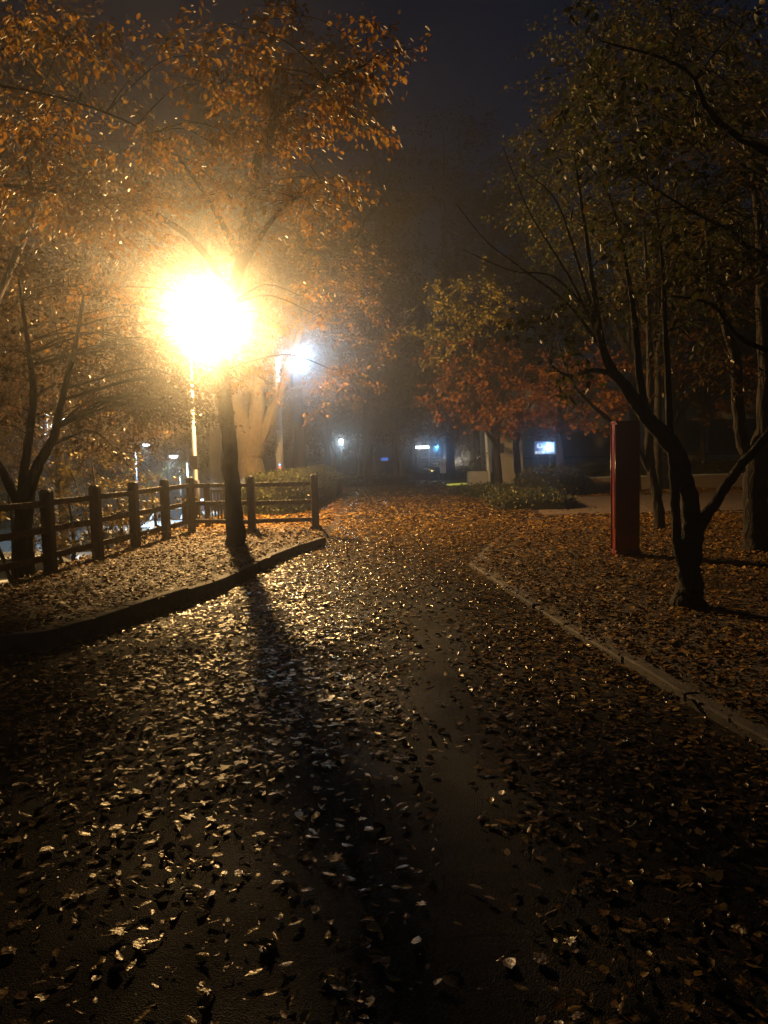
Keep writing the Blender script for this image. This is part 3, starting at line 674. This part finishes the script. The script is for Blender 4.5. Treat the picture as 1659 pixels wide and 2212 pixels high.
c = A(455, 1108, 42); car(c.x, 42, R(-90), 'carpaint', 'white car seen through the slatted railing')

# ------------------------------------------------------------------ hedges and shrubs
def hedge(label, line, wid, h, name='hedge', lm='hedge_l', dens=650, ls=.07, cat='hedge', zb=0.0, seed=0, group=None):
    t = thing(name, label, cat, Vector(line[0]), group); P = smooth_poly(line, 5)
    mb = MB(); n = len(P); K = 10; vs = []; r = random.Random(seed); prof = []
    for i, p in enumerate(P):
        d = (P[min(i + 1, n - 1)] - P[max(i - 1, 0)]).normalized(); s = Vector((d.y, -d.x, 0))
        e = 1.0 if 0 < i < n - 1 else .75
        for k in range(K):
            a = math.pi * k / (K - 1); cx_ = math.copysign(abs(math.cos(a)) ** .5, math.cos(a)) * wid / 2; cz_ = math.sin(a) ** .5 * h
            q = p + s * cx_ * e * (1 + r.uniform(-.12, .12)) + Vector((0, 0, cz_ * e * (1 + r.uniform(-.1, .08)))); vs.append((q.x, q.y, zb + q.z))
    fs = [tuple(reversed(range(K))), tuple((n - 1) * K + k for k in range(K))]
    for i in range(n - 1):
        for k in range(K - 1): fs.append((i * K + k, i * K + k + 1, (i + 1) * K + k + 1, (i + 1) * K + k))
    core = MB().add([tuple(np.array(v)) for v in vs], fs).build('branches', M['core'], t)
    VV = np.array(vs); Q = []; W = []
    for f in fs:
        a = VV[list(f[:4])] if len(f) >= 4 else VV[list(f)]
        if len(f) > 4:
            cc = VV[list(f)].mean(0); nl = int(dens * wid * h * .7); idx = rng.integers(0, len(f), nl); idx2 = (idx + 1) % len(f)
            u = rng.random((nl, 1)); v = rng.random((nl, 1)); FF = VV[list(f)]
            pts = cc + (FF[idx] - cc) * u + (FF[idx2] - cc) * v * (1 - u)
        else:
            ar = np.linalg.norm(np.cross(a[1] - a[0], a[3] - a[0])); nl = rng.poisson(dens * ar)
            u = rng.random((nl, 1)); v = rng.random((nl, 1)); pts = a[0] + (a[1] - a[0]) * u + (a[3] - a[0]) * v
        Q.append(pts)
    Q = np.concatenate(Q); N_ = len(Q)
    ctr = np.array([[0, 0, zb]]); Q = Q + rng.normal(size=(N_, 3)) * ls * .7
    Dn = rng.normal(size=(N_, 3)) + [0, 0, .3]
    leaves_obj('foliage', Q, Dn, rng.normal(size=(N_, 3)), ls * rng.uniform(.6, 1.3, N_), M[lm], t, 0)
    return t
hedge('dark box hedge filling the gap behind the fence corner, beside the path', [G(560, 1112) + Vector((0, 1.2, 0)), G(631, 1112) + Vector((-.4, .8, 0)), G(690, 1090) + Vector((-.7, .6, 0)), G(747, 1072) + Vector((-.8, 0, 0))], 1.5, 1.1, dens=1000, seed=1)
hedge('low dark ground shrubs at the left of the far path', [G(745, 1052), G(800, 1050), G(890, 1047)], 1.6, .5, dens=120, ls=.13, seed=2)
hedge('dark rounded bushes at the left end of the low brown wall', [G(1150, 1070), G(1185, 1072), G(1225, 1066)], 1.5, .85, dens=520, ls=.11, seed=3, lm='hedge_l')
hedge('long dark hedge growing on top of the bank behind the low wall', [Vector((wa.x - 1.5, wa.y + 1.3, 0)), Vector((wa.x + 4, wa.y + 1.3, 0)), Vector((wa.x + 12, wa.y + 1.4, 0))], 1.4, 1.0, dens=230, ls=.09, seed=4)
hedge('low ground cover plants spreading between path and white pole', [G(1020, 1066), G(1080, 1072), G(1140, 1088), G(1152, 1102)], 2.2, .33, dens=300, ls=.08, seed=5, cat='ground cover')
hedge('dark shrubs below the far pergola', [G(880, 1039) + Vector((0, 2, 0)), G(960, 1037) + Vector((0, 2, 0)), G(1020, 1036) + Vector((0, 2, 0))], 2, .8, dens=60, ls=.18, seed=6)
c = G(1035, 1059)
tree('small dark shrub growing in the concrete planter', [[(c + Vector((0, .5, .7)), .03), (c + Vector((0, .5, 1.2)), .02)]], [((c.x, c.y + .5, 1.35), (.45, .4, .45), 26)], 'hedge_l', lsize=.09, per=16, kind=0, name='shrub', spray=.3, seed=2, cat='shrub')
k = 0
for (px, py, Y, rr, n, lab) in ((150, 1120, 13.0, 1.0, 26, 'yellow leaved bush behind the fence, right of the left leaning tree'), (255, 1110, 14.2, 1.05, 30, 'yellow brown bush behind the fence between the second and third posts'), (330, 1100, 16.2, 1.0, 28, 'dense yellow bush behind the fence before the fourth post'), (20, 1110, 12.2, .9, 18, 'dull green bush at the left edge behind the fence'), (200, 1030, 17.5, 1.5, 34, 'tall leafy yellow brown bush rising above the fence rails'), (455, 1150, 18.6, .5, 9, 'small orange leaved bush low behind the slatted railing')):
    c = A(px, py, Y); k += 1; b = Vector((c.x, Y, c.z - rr * 1.3))
    tree(lab, [[(b, .05), (b + Vector((.05, 0, rr)), .03), (c + Vector((0, 0, .3)), .015)], [(b, .04), (b + Vector((-.35, .1, rr)), .025), (c + Vector((-.5, 0, .2)), .012)]],
         [((c.x, Y, c.z), (rr * .8, rr * .5, rr * .6), n), ((c.x + .3, Y, c.z - .5), (rr * .7, rr * .5, rr * .4), n // 2)], 'bush_l', lsize=.085, per=20, kind=1, name='bush', spray=.4, seed=20 + k, cat='bush', group='bushes behind the fence')

# ------------------------------------------------------------------ trees
def clumps(lst, n, rad=(.5, .5, .3), jit=0.5):
    out = []
    for q in lst:
        c = A(q[0], q[1], q[2] + random.uniform(-jit, jit)); s = q[3] if len(q) > 3 else 1.0
        s3 = min(s, 1.6); out.append((c, (rad[0] * s3, rad[1] * s3, rad[2] * s3), int(n * s)))
    return out
def L_(*pts): return [(A(a, b, Y) if not isinstance(a, Vector) else a, r) for (a, b, Y, r) in pts]

# tree in front of the lamp: dark trunk, orange leaves overhead
b = G(510, 1184, .12)
tree('tree with a dark bare trunk before the lamp and orange leaves overhead', [
    [(b + Vector((0, 0, -.1)), .21), (b + Vector((0, 0, .12)), .165), (A(503, 1090, b.y), .135), (A(495, 960, b.y), .125), (A(485, 850, b.y), .115), (A(480, 720, b.y), .095), (A(520, 560, b.y - .5), .09), (A(560, 330, b.y - 2), .06), (A(650, 210, b.y - 3), .035), (A(790, 140, b.y - 3.8), .012)],
    L_((490, 620, b.y - .4, .06), (450, 560, b.y - .6, .05), (395, 500, b.y - 1, .045), (300, 450, b.y - 2, .04), (180, 420, b.y - 3, .035), (10, 400, b.y - 4, .02)),
    L_((520, 560, b.y - .5, .06), (430, 400, b.y - 1.6, .028), (320, 290, b.y - 3.2, .017), (160, 220, b.y - 4.5, .01), (0, 185, b.y - 5, .012)),
    L_((510, 600, b.y - .5, .05), (600, 460, b.y - 1.5, .03), (700, 400, b.y - 2.5, .015)),
], clumps([(770, 145, 9.0, .7), (700, 175, 9.1), (640, 215, 9.2, 1.1), (680, 250, 9.2), (600, 260, 9.5), (560, 300, 9.6, .8), (520, 300, 9.8, .7), (460, 310, 9.8, .6), (310, 320, 9.8, .6), (370, 300, 9.8, .5), (120, 400, 9.2), (60, 425, 9.2), (210, 430, 9.4), (240, 455, 9.4, .8), (160, 440, 9.3, .7), (350, 430, 9.6, .6), (500, 430, 10, .7), (640, 430, 10), (700, 400, 10, .8), (480, 410, 10, .5), (60, 265, 8.6, .8), (110, 220, 8.5, .5), (90, 300, 8.6, .6), (40, 60, 8, .7), (130, 90, 8, .6), (230, 110, 8, .4), (360, 90, 8.2, .4), (450, 120, 8.5, .5), (520, 60, 8.5, .5), (640, 30, 8.5, .4), (480, 180, 8.8, .5), (570, 150, 9, .6), (780, 45, 8.6, .2), (870, 110, 9, .15), (550, 500, 11.5, .4), (250, 520, 10.5, .5), (600, 700, 14.2, .5), (720, 800, 14.5, .3), (700, 690, 14.5, .4), (650, 640, 14, .5), (590, 830, 14.5, .15), (290, 660, 12, .6), (240, 700, 12, .6), (180, 680, 12, .7), (330, 740, 12.4, .4), (290, 790, 12.4, .3), (130, 740, 12, .6), (220, 620, 12, .6), (514, 790, 13.5, .5), (524, 825, 13.5, .45), (524, 762, 13.5, .4), (540, 795, 13.6, .25)], 20, (.42, .42, .17)),
    'orange', lsize=.078, per=20, group=None, seed=3, droop=.7, spray=.42)
# brown trees around and behind the lamp
def auto_tree(label, x, y, h, cr, ch, lm, nclump, nspray, ls, bk='bark', seed=1, zb=0.0, tr=.15, group=None, kind=0, per=22, spray=.8, rad=.9, fork=2, skip=None, trans=None, lean=0.0, fill=0.85):
    r = random.Random(seed); b = Vector((x, y, zb)); limbs = []
    fz = zb + h * .32; f = Vector((x + lean * .4, y, fz))
    limbs.append([(b - Vector((0, 0, .1)), tr * 1.35), (b + Vector((0, 0, .3)), tr * 1.05), (f, tr * .8), (Vector((x + lean, y, zb + h * .7)), tr * .4), (Vector((x + lean, y, zb + h * .95)), tr * .1)])
    for i in range(fork + 2):
        a = 2 * math.pi * i / (fork + 2) + r.uniform(-.5, .5); q = Vector((math.cos(a), math.sin(a) * .8, 0)) * cr
        limbs.append([(f - Vector((0, 0, r.uniform(0, .5))), tr * .6), (f + q * .35 + Vector((0, 0, h * .18)), tr * .4), (f + q * .7 + Vector((0, 0, h * r.uniform(.25, .45))), tr * .18)])
    cl = []
    for i in range(nclump):
        while True:
            v = Vector((r.uniform(-1, 1), r.uniform(-1, 1), r.uniform(-1, 1)))
            if .25 < v.length < 1: break
        v = v.normalized() * (v.length ** .5)
        c = Vector((x + lean + v.x * cr * fill, y + v.y * cr * .8, zb + h - ch / 2 + v.z * ch / 2))
        if skip and skip(c): continue
        cl.append((c, (rad * r.uniform(.6, 1.2), rad, rad * .55), nspray))
    return tree(label, limbs, cl, lm, bk, lsize=ls, per=per, kind=kind, seed=seed, spray=spray, group=group)
def clearlamp(c):          # keep the line from lamp to camera open
    d = Vector((c.x, c.y, c.z - H0)); px = 829.5 + 0
    if c.y > LY + .5: return False
    l = Vector((LAMP.x, LAMP.y, LAMP.z - H0)); p = l * (c.y / l.y)
    if (d - p).length < 2.0 * c.y / LY: return True
    m = Vector((0.2, 5.5, 0)); t_ = (c.y - m.y) / (LAMP.y - m.y)
    if 0 < t_ < 1:
        p = m.lerp(LAMP, t_)
        return (Vector((c.x, c.y, c.z)) - p).length < 1.7
    return False
G2 = 'trees around the lamp'
auto_tree('brown leaved tree standing left of the lamp with a broad crown', -9.0, 21.5, 9.5, 4.4, 6.8, 'brown_l', 90, 12, .1, seed=11, zb=-1.9, group=G2, kind=1, spray=.6, per=20, skip=clearlamp)
auto_tree('tall brown tree behind and above the lamp', -6.5, 30, 13.5, 5.5, 9, 'brown_l', 110, 12, .13, seed=12, tr=.24, group=G2, spray=.8, skip=clearlamp)
auto_tree('red brown tree in the car park at the far left', -14.5, 27, 10.5, 4.5, 7.5, 'red_l', 80, 11, .14, seed=13, zb=-2, group=G2, skip=clearlamp)
auto_tree('dull brown tree reaching high over the car park', -12.5, 19, 12.5, 4.2, 7.5, 'brown_l', 80, 12, .12, seed=14, zb=-2, group=G2, skip=clearlamp)
auto_tree('green tree lit cold white by the car park lamps', A(345, 1000, 36).x, 37.0, 6.4, 2.4, 3.8, 'green_l', 26, 9, .14, seed=15, zb=-2, group=G2)
auto_tree('pale green bushy tree at the left edge of the car park', A(20, 1090, 24).x, 25, 3.6, 1.4, 2.2, 'green_l', 12, 8, .12, seed=16, zb=-2, group=G2)
auto_tree('tall dense brown tree filling the upper left above the fence', -9.5, 16, 14.5, 5.2, 8.5, 'brown_l', 110, 12, .11, seed=17, zb=-2, group=G2, kind=1, spray=.7, skip=clearlamp, tr=.2)
auto_tree('towering brown tree straight behind the glowing lamp', -3.8, 35, 20, 6.2, 15, 'brown_l', 120, 12, .17, seed=18, group=G2, spray=.9, skip=clearlamp, tr=.3)
auto_tree('towering brown tree behind the car park lamps', -14, 33, 21, 7.5, 16, 'brown_l', 130, 12, .18, seed=19, zb=-2, group=G2, spray=.9, skip=clearlamp, tr=.3)
auto_tree('tall dark tree on the right behind the side path', 9.5, 29, 15.5, 5.0, 9.8, 'green_l', 110, 14, .14, seed=21, spray=.8, tr=.22, group='tall trees on the right')
auto_tree('tall brown leaved tree at the right edge above the low wall', 14.5, 25, 15.5, 4.8, 9.8, 'brown_l', 110, 14, .13, seed=22, spray=.8, tr=.22, group='tall trees on the right')
auto_tree('tall tree with dull leaves behind the near forked tree', 6.8, 19, 12.5, 3.4, 6.8, 'green_l', 90, 14, .1, seed=23, spray=.6, tr=.1, group='tall trees on the right')
# big forked tree behind the lamp, lit brown
yb = 28.5; b = A(543, 1050, yb); b.z = 0
tree('large forked tree with a thick bark trunk glowing brown behind the lamp', [
    [(b - Vector((0, 0, .1)), .6), (A(543, 1035, yb), .5), (A(540, 985, yb), .47), (A(530, 930, yb), .36), (A(505, 860, yb), .27), (A(480, 760, yb), .2), (A(460, 600, yb), .12), (A(440, 450, yb), .05)],
    L_((545, 985, yb, .4), (552, 930, yb, .33), (556, 860, yb, .24), (560, 760, yb, .16), (565, 640, yb, .1), (570, 520, yb, .05)),
    L_((552, 965, yb, .3), (575, 920, yb, .22), (605, 850, yb, .17), (640, 740, yb - .3, .11), (680, 620, yb, .06)),
    L_((538, 980, yb, .25), (500, 920, yb, .18), (475, 860, yb - .3, .13), (430, 760, yb, .09), (380, 640, yb, .05)),
], clumps([(720, 610, 26), (770, 690, 26.5, .7), (820, 740, 27, .6), (740, 830, 26), (700, 850, 26.5, .6), (760, 640, 27), (640, 520, 27), (560, 480, 27), (430, 470, 27), (330, 540, 27), (280, 640, 26), (200, 760, 25), (260, 830, 24), (330, 880, 24, .8), (300, 780, 24), (240, 900, 23, .8), (160, 850, 24), (340, 700, 26, .7), (720, 560, 27), (800, 590, 27, .7), (600, 400, 27), (360, 400, 27), (500, 380, 27), (700, 480, 27)], 18, (1.1, 1.0, .7)),
    'orange', 'palebark', lsize=.12, per=22, seed=5, spray=.7, nside=12)

# near left tree just beyond the fence
b = A(55, 1250, 10.3); b.z = -.1
tree('dark tree with three leaning stems at the left edge beyond the fence', [
    [(b, .15), (A(52, 1130, 10.3), .125), (A(58, 1070, 10.3), .1), (A(85, 1000, 10.3), .07), (A(115, 945, 10.3), .055), (A(128, 885, 10.2), .045), (A(160, 760, 10), .03), (A(180, 640, 10), .015)],
    L_((50, 1120, 10.3, .08), (50, 1050, 10.3, .065), (60, 960, 10.3, .055), (72, 860, 10.3, .045), (60, 740, 10.3, .03), (40, 600, 10, .015)),
    L_((48, 1110, 10.3, .08), (25, 1055, 10.3, .065), (-5, 1000, 10.2, .055), (-50, 910, 10, .04), (-90, 800, 10, .02)),
], clumps([(60, 820, 10.2), (20, 760, 10), (120, 790, 10, .8), (180, 900, 10.8, .6), (210, 880, 11, .5), (120, 700, 10), (50, 650, 10), (0, 560, 10), (-20, 880, 10, .7), (150, 620, 10.4, .8), (95, 550, 10.4, .6), (20, 920, 10.4, .5), (200, 960, 11.5, .5), (250, 970, 12, .5), (290, 660, 11, .4), (230, 740, 11, .4)]
    + [(x_, y_, 12.6, 4.2) for x_ in (240, 300, 350) for y_ in (750, 815, 875)] + [(388, 770, 12.8, 2), (384, 850, 12.8, 2)]
    + [(x_, y_, 12.7, .9) for x_, y_ in ((408, 790), (404, 835), (412, 862), (402, 885), (410, 910), (396, 805), (392, 870))], 9, (.45, .45, .3)),
    'brown_l', lsize=.075, per=20, seed=6, spray=.4)

# near right tree
b = G(1490, 1314, .03); Y = b.y
tree('nearest tree on the right with a crooked trunk forking low above the leaves', [
    [(b - Vector((0, 0, .1)), .22), (A(1489, 1300, Y), .155), (A(1489, 1270, Y), .125), (A(1490, 1220, Y), .105), (A(1497, 1150, Y), .1), (A(1490, 1085, Y), .08), (A(1474, 1010, Y), .075), (A(1446, 955, Y), .085), (A(1410, 915, Y), .07), (A(1385, 885, Y), .065), (A(1350, 835, Y), .058), (A(1322, 800, Y), .05), (A(1300, 745, Y - .1), .036), (A(1285, 640, Y - .2), .026), (A(1262, 480, Y - .3), .015), (A(1240, 330, Y - .4), .006)],
    L_((1502, 1150, Y, .075), (1530, 1108, Y, .055), (1565, 1055, Y, .05), (1600, 1005, Y, .045), (1650, 950, Y, .04), (1720, 840, Y, .03), (1760, 700, Y, .02)),
    L_((1484, 1240, Y, .06), (1466, 1190, Y, .05), (1460, 1120, Y, .045), (1456, 1040, Y, .042), (1448, 960, Y, .035), (1444, 850, Y, .032), (1438, 720, Y, .026), (1430, 560, Y, .016), (1410, 400, Y, .008)),
    L_((1395, 900, Y, .045), (1380, 800, Y + .1, .036), (1372, 700, Y + .1, .03), (1350, 560, Y, .018), (1316, 424, Y, .01), (1251, 332, Y, .005)),
    L_((1326, 806, Y, .03), (1280, 800, Y - .1, .02), (1230, 812, Y - .2, .014), (1190, 790, Y - .3, .008)),
    L_((1305, 750, Y, .022), (1270, 640, Y, .015), (1206, 443, Y, .009), (1135, 373, Y, .004)),
    L_((1310, 770, Y, .022), (1230, 660, Y, .013), (1125, 579, Y, .008), (1049, 519, Y, .005), (985, 440, Y, .003)),
    L_((1300, 740, Y, .02), (1230, 600, Y, .012), (1150, 470, Y, .008), (1110, 378, Y, .005), (1082, 307, Y, .003)),
    L_((1290, 700, Y, .018), (1200, 600, Y, .01), (1105, 585, Y, .006), (1000, 539, Y, .003)),
], clumps([(1185, 700, Y - 1.2, .4), (1170, 745, Y - 1.2, .3), (1240, 740, Y - 1.0, .5), (1230, 650, Y - .8, .5), (1280, 640, Y - .6, .4), (1330, 650, Y - .5, .5), (1400, 700, Y - .4, .6), (1420, 640, Y, .6), (1470, 700, Y, .6), (1250, 790, Y - 1, .3), (1300, 560, Y, .3), (1340, 480, Y, .3), (1210, 850, Y - 1, .25), (1500, 740, Y + .5, .6), (1560, 700, Y + .5, .5), (1440, 560, Y, .4)], 10, (.34, .34, .22)),
    'green_l', lsize=.07, per=12, seed=7, spray=.34, twigr=.004, nside=11)
# near branches entering top right
b = Vector((5.2, 6.2, 0))
tree('tree outside the right edge whose branches hang into the upper right corner', [
    [(b, .16), (b + Vector((-.1, 0, 1.5)), .13), (b + Vector((-.3, 0, 3.0)), .07), (A(1600, 300, 6.0), .025), (A(1480, 150, 6.0), .014), (A(1300, 90, 6.2), .006)],
    [(b + Vector((-.2, 0, 2.3)), .05), (A(1670, 560, 6), .022), (A(1580, 500, 6), .014), (A(1500, 460, 6), .01), (A(1400, 400, 6.2), .01)],
    [(b + Vector((-.2, 0, 2.0)), .045), (A(1665, 760, 6.1), .02), (A(1540, 660, 6.1), .012), (A(1450, 640, 6.3), .01)],
], clumps([(1620, 470, 5.8, .9), (1570, 440, 5.9, .7), (1530, 400, 6, .5), (1640, 560, 5.8, .8), (1550, 500, 5.9, .8), (1530, 560, 5.9, .7), (1590, 620, 5.8, .5), (1480, 590, 6, .5), (1450, 460, 6, .4), (1340, 380, 6, .4), (1400, 340, 6, .5), (1370, 310, 6, .4), (1320, 430, 6.2, .3), (1270, 310, 6.2, .2), (1240, 215, 6.2, .35), (1190, 320, 6.3, .15), (1350, 240, 6.1, .5), (1430, 250, 6, .6), (1500, 250, 6, .7), (1580, 190, 6, .8), (1640, 240, 5.8, .8), (1400, 160, 6.1, .5), (1480, 130, 6, .6), (1290, 150, 6.2, .4), (1320, 60, 6.2, .3), (1220, 50, 6.3, .2), (1450, 40, 6, .6), (1600, 60, 6, .8), (1540, 320, 6, .6), (1360, 500, 6.3, .3)], 13, (.4, .4, .2)),
    'green_l', lsize=.072, per=13, seed=8, spray=.36, twigr=.004)
# right edge tree
b = G(1634, 1192, .03); Y = b.y
tree('straight dark tree at the right edge behind the near forked tree', [
    [(b - Vector((0, 0, .1)), .25), (A(1634, 1170, Y), .19), (A(1632, 1080, Y), .17), (A(1638, 1000, Y), .17), (A(1655, 900, Y), .13), (A(1650, 700, Y), .1), (A(1640, 500, Y), .06), (A(1620, 300, Y), .03)],
    L_((1636, 1010, Y, .1), (1606, 960, Y, .09), (1592, 860, Y, .085), (1590, 780, Y, .075), (1566, 700, Y, .06), (1540, 600, Y, .04), (1520, 450, Y, .02)),
], clumps([(1560, 740, Y), (1620, 700, Y), (1600, 600, Y), (1540, 560, Y), (1640, 500, Y), (1520, 480, Y), (1590, 400, Y), (1480, 620, Y, .8), (1650, 800, Y, .7), (1530, 800, Y, .6), (1640, 300, Y), (1560, 260, Y)], 9, (.9, .8, .5)),
    'brown_l', lsize=.085, per=18, seed=9, spray=.5)
# slim tree behind the pillar
b = G(1424, 1144, .03); Y = b.y
tree('slim crooked tree between the red pillar and the near forked tree', [
    [(b - Vector((0, 0, .1)), .12), (A(1421, 1090, Y), .1), (A(1410, 1035, Y), .085), (A(1402, 960, Y), .08), (A(1405, 820, Y), .07), (A(1400, 650, Y), .05), (A(1390, 480, Y), .02)],
    L_((1408, 1030, Y, .05), (1370, 960, Y, .045), (1312, 905, Y, .045), (1262, 860, Y, .04), (1232, 820, Y, .03), (1205, 740, Y, .015)),
], clumps([(1400, 620, Y), (1340, 600, Y, .8), (1450, 560, Y, .8), (1380, 500, Y), (1320, 480, Y, .6), (1240, 700, Y, .5), (1280, 620, Y, .7), (1460, 680, Y, .7)], 8, (.8, .7, .45)),
    'green_l', lsize=.08, per=18, seed=10, spray=.5)
# red maples right of the path
def maple(label, px, pyb, Y, cl, seed, lm='red_l', tr=.16, kind=2, ls=.13):
    b = A(px, pyb, Y); b.z = 0; top = cl[0]
    limbs = [[(b - Vector((0, 0, .1)), tr * 1.3), (b + Vector((0, 0, .4)), tr), (A(px - 6, pyb - 100, Y), tr * .8), (A(px, pyb - 180, Y), tr * .5), (A(px + 5, pyb - 270, Y), tr * .25)]]
    for i, q in enumerate(cl[:4]): limbs.append([(A(px - 4, pyb - 90, Y), tr * .5), ((A(px - 4, pyb - 90, Y) + A(q[0], q[1], q[2])) / 2 + Vector((0, 0, .4)), tr * .35), (A(q[0], q[1], q[2]), tr * .12)])
    return tree(label, limbs, clumps(cl, 24, (1.1, .9, .5)), lm, lsize=ls, per=20, seed=seed, spray=.55, kind=kind, group='maples right of the path')
maple('red orange maple whose trunk stands before the beige block house', 1078, 1056, 31, [(1000, 770, 28), (1040, 820, 28), (1090, 850, 28), (960, 860, 28, .6), (1010, 880, 28.5), (1080, 900, 28, .8), (1115, 910, 27.5, .7), (1060, 760, 29), (980, 810, 28.5, .7), (1050, 880, 28)], 31)
maple('red maple in front of the lit display sign', 1120, 1050, 32.5, [(1130, 800, 30), (1160, 860, 29), (1130, 900, 28.5, .8), (1180, 820, 30), (1100, 780, 30.5, .8), (1190, 900, 29, .6), (1150, 920, 28.5, .5)], 32)
maple('deep red maple leaning behind the top of the red pillar', 1213, 1030, 29, [(1240, 790, 27), (1280, 850, 26.5), (1230, 870, 27, .8), (1300, 890, 26, .8), (1250, 820, 27), (1310, 800, 26.5), (1200, 850, 27.5, .7), (1330, 850, 26.5, .8), (1250, 920, 27, .4)], 33)
maple('dark red maple behind the near forked trunk', 1450, 1030, 33, [(1430, 800, 31), (1500, 760, 31), (1480, 830, 31), (1550, 800, 31), (1400, 740, 31), (1600, 860, 31, .8), (1540, 880, 31, .8), (1450, 720, 31), (1640, 780, 31)], 34)
maple('yellow leaved tree with its crown above the red maples', 1035, 1040, 36, [(1000, 650, 27), (1040, 640, 27.5), (1060, 680, 27.5, .8), (960, 680, 27.5, .8), (980, 720, 28), (930, 720, 28, .6), (1020, 610, 28, .7), (940, 780, 28, .4)], 35, 'yellow_l', kind=1)
maple('slim yellow lit tree rising behind the low wall', 1524, 1050, 31, [(1523, 620, 30, .6), (1500, 560, 30, .6), (1560, 580, 30, .6)], 36, 'yellow_l', tr=.12, kind=1)
# far trees
FG = 'trees along the far end of the park'
far = [(-3.3, 46, 7.5, 3.6, 5.2, 'brown_l', 'dark brown tree beyond the round white lamp'), (.7, 44, 8.5, 3.3, 5.8, 'brown_l', 'dark tree with a forked trunk at the left of the far path'), (2.0, 50, 9, 3.2, 6.2, 'red_l', 'dark red tree behind the forked tree by the far path'), (5.5, 47, 7.5, 3.2, 5.0, 'red_l', 'brownish red tree right of the far pergola'), (8.3, 52, 8, 3, 5.5, 'red_l', 'red brown tree behind the concrete planter'),
       (-8, 50, 10.5, 4.2, 8, 'brown_l', 'tall dark tree behind the large forked tree'), (-14, 60, 12, 5, 9, 'brown_l', 'broad dark tree at the back of the car park'), (-24, 62, 13, 6, 10, 'brown_l', 'big dark tree at the far left of the car park'), (-33, 58, 12, 5.5, 10, 'brown_l', 'dark tree at the back left corner of the car park'),
       (4.2, 48, 22, 5.2, 18, 'brown_l', 'very tall dark tree rising at the centre against the night sky'), (-.8, 39, 13.5, 3.8, 9.5, 'brown_l', 'tall dark brown tree left of the open sky gap'), (6.4, 43, 17, 4.3, 12.5, 'brown_l', 'tall dark tree right of the open sky gap, above the maples'), (12, 60, 17, 6, 13, 'brown_l', 'very tall dark tree behind the beige block house'), (21, 52, 15, 6, 12, 'green_l', 'tall dull green tree behind the long building'), (29, 54, 17, 6.5, 14, 'green_l', 'tallest dull green tree at the far right'), (15, 38.5, 11, 3.6, 7, 'green_l', 'dark green tree beside the lit display sign'), (20, 37.5, 12, 3.8, 8, 'brown_l', 'brown tree standing before the long building at the right')]
for i, (x, y, h, cr, ch, lm, lab) in enumerate(far):
    auto_tree(lab, x, y, h, cr, ch, lm, int(36 + cr * 10), 9, .21 if y < 55 else .26, seed=50 + i, tr=.13 + h * .006, group=FG, per=20, spray=1.0, rad=1.1)
for i, (px, Y) in enumerate(((722, 47), (736, 49), (775, 48), (788, 52), (812, 50), (866, 54), (905, 62), (1000, 58), (1012, 60))):
    b = A(px, 1035, Y); b.z = 0
    auto_tree(('pale slim trunk tree, leftmost of the far row', 'pale slim trunk tree under the round white lamp', 'pale slim tree left of the far forked tree', 'pale slim tree behind the low ground shrubs', 'pale slim tree beside the tiny blue sign', 'pale slim tree between the far dark trunks', 'pale slim tree right behind the pergola', 'pale slim tree right of the small notice sign', 'pale slim tree farthest right of the far row')[i], b.x, Y, 5.5, 1.3, 2.2, 'yellow_l', 6, 6, .18, 'palebark', seed=90 + i, tr=.11, group='pale slim trees at the far end', fork=0, spray=.7, rad=.6, lean=random.uniform(-.5, .5))

# ------------------------------------------------------------------ haze
def haze():
    o = MB().box((0, 40, 7.0), (140, 130, 22.0)).build('haze', bpy.data.materials.new('haze_air'))
    m = o.data.materials[0]; m.use_nodes = True; n = m.node_tree; n.nodes.clear()
    out = n.nodes.new('ShaderNodeOutputMaterial'); v = n.nodes.new('ShaderNodeVolumePrincipled')
    v.inputs['Color'].default_value = (0.95, 0.95, 0.96, 1); v.inputs['Density'].default_value = 0.014; v.inputs['Anisotropy'].default_value = 0.958
    n.links.new(v.outputs[0], out.inputs['Volume'])
    tag(o, None, None, kind='stuff')
haze()
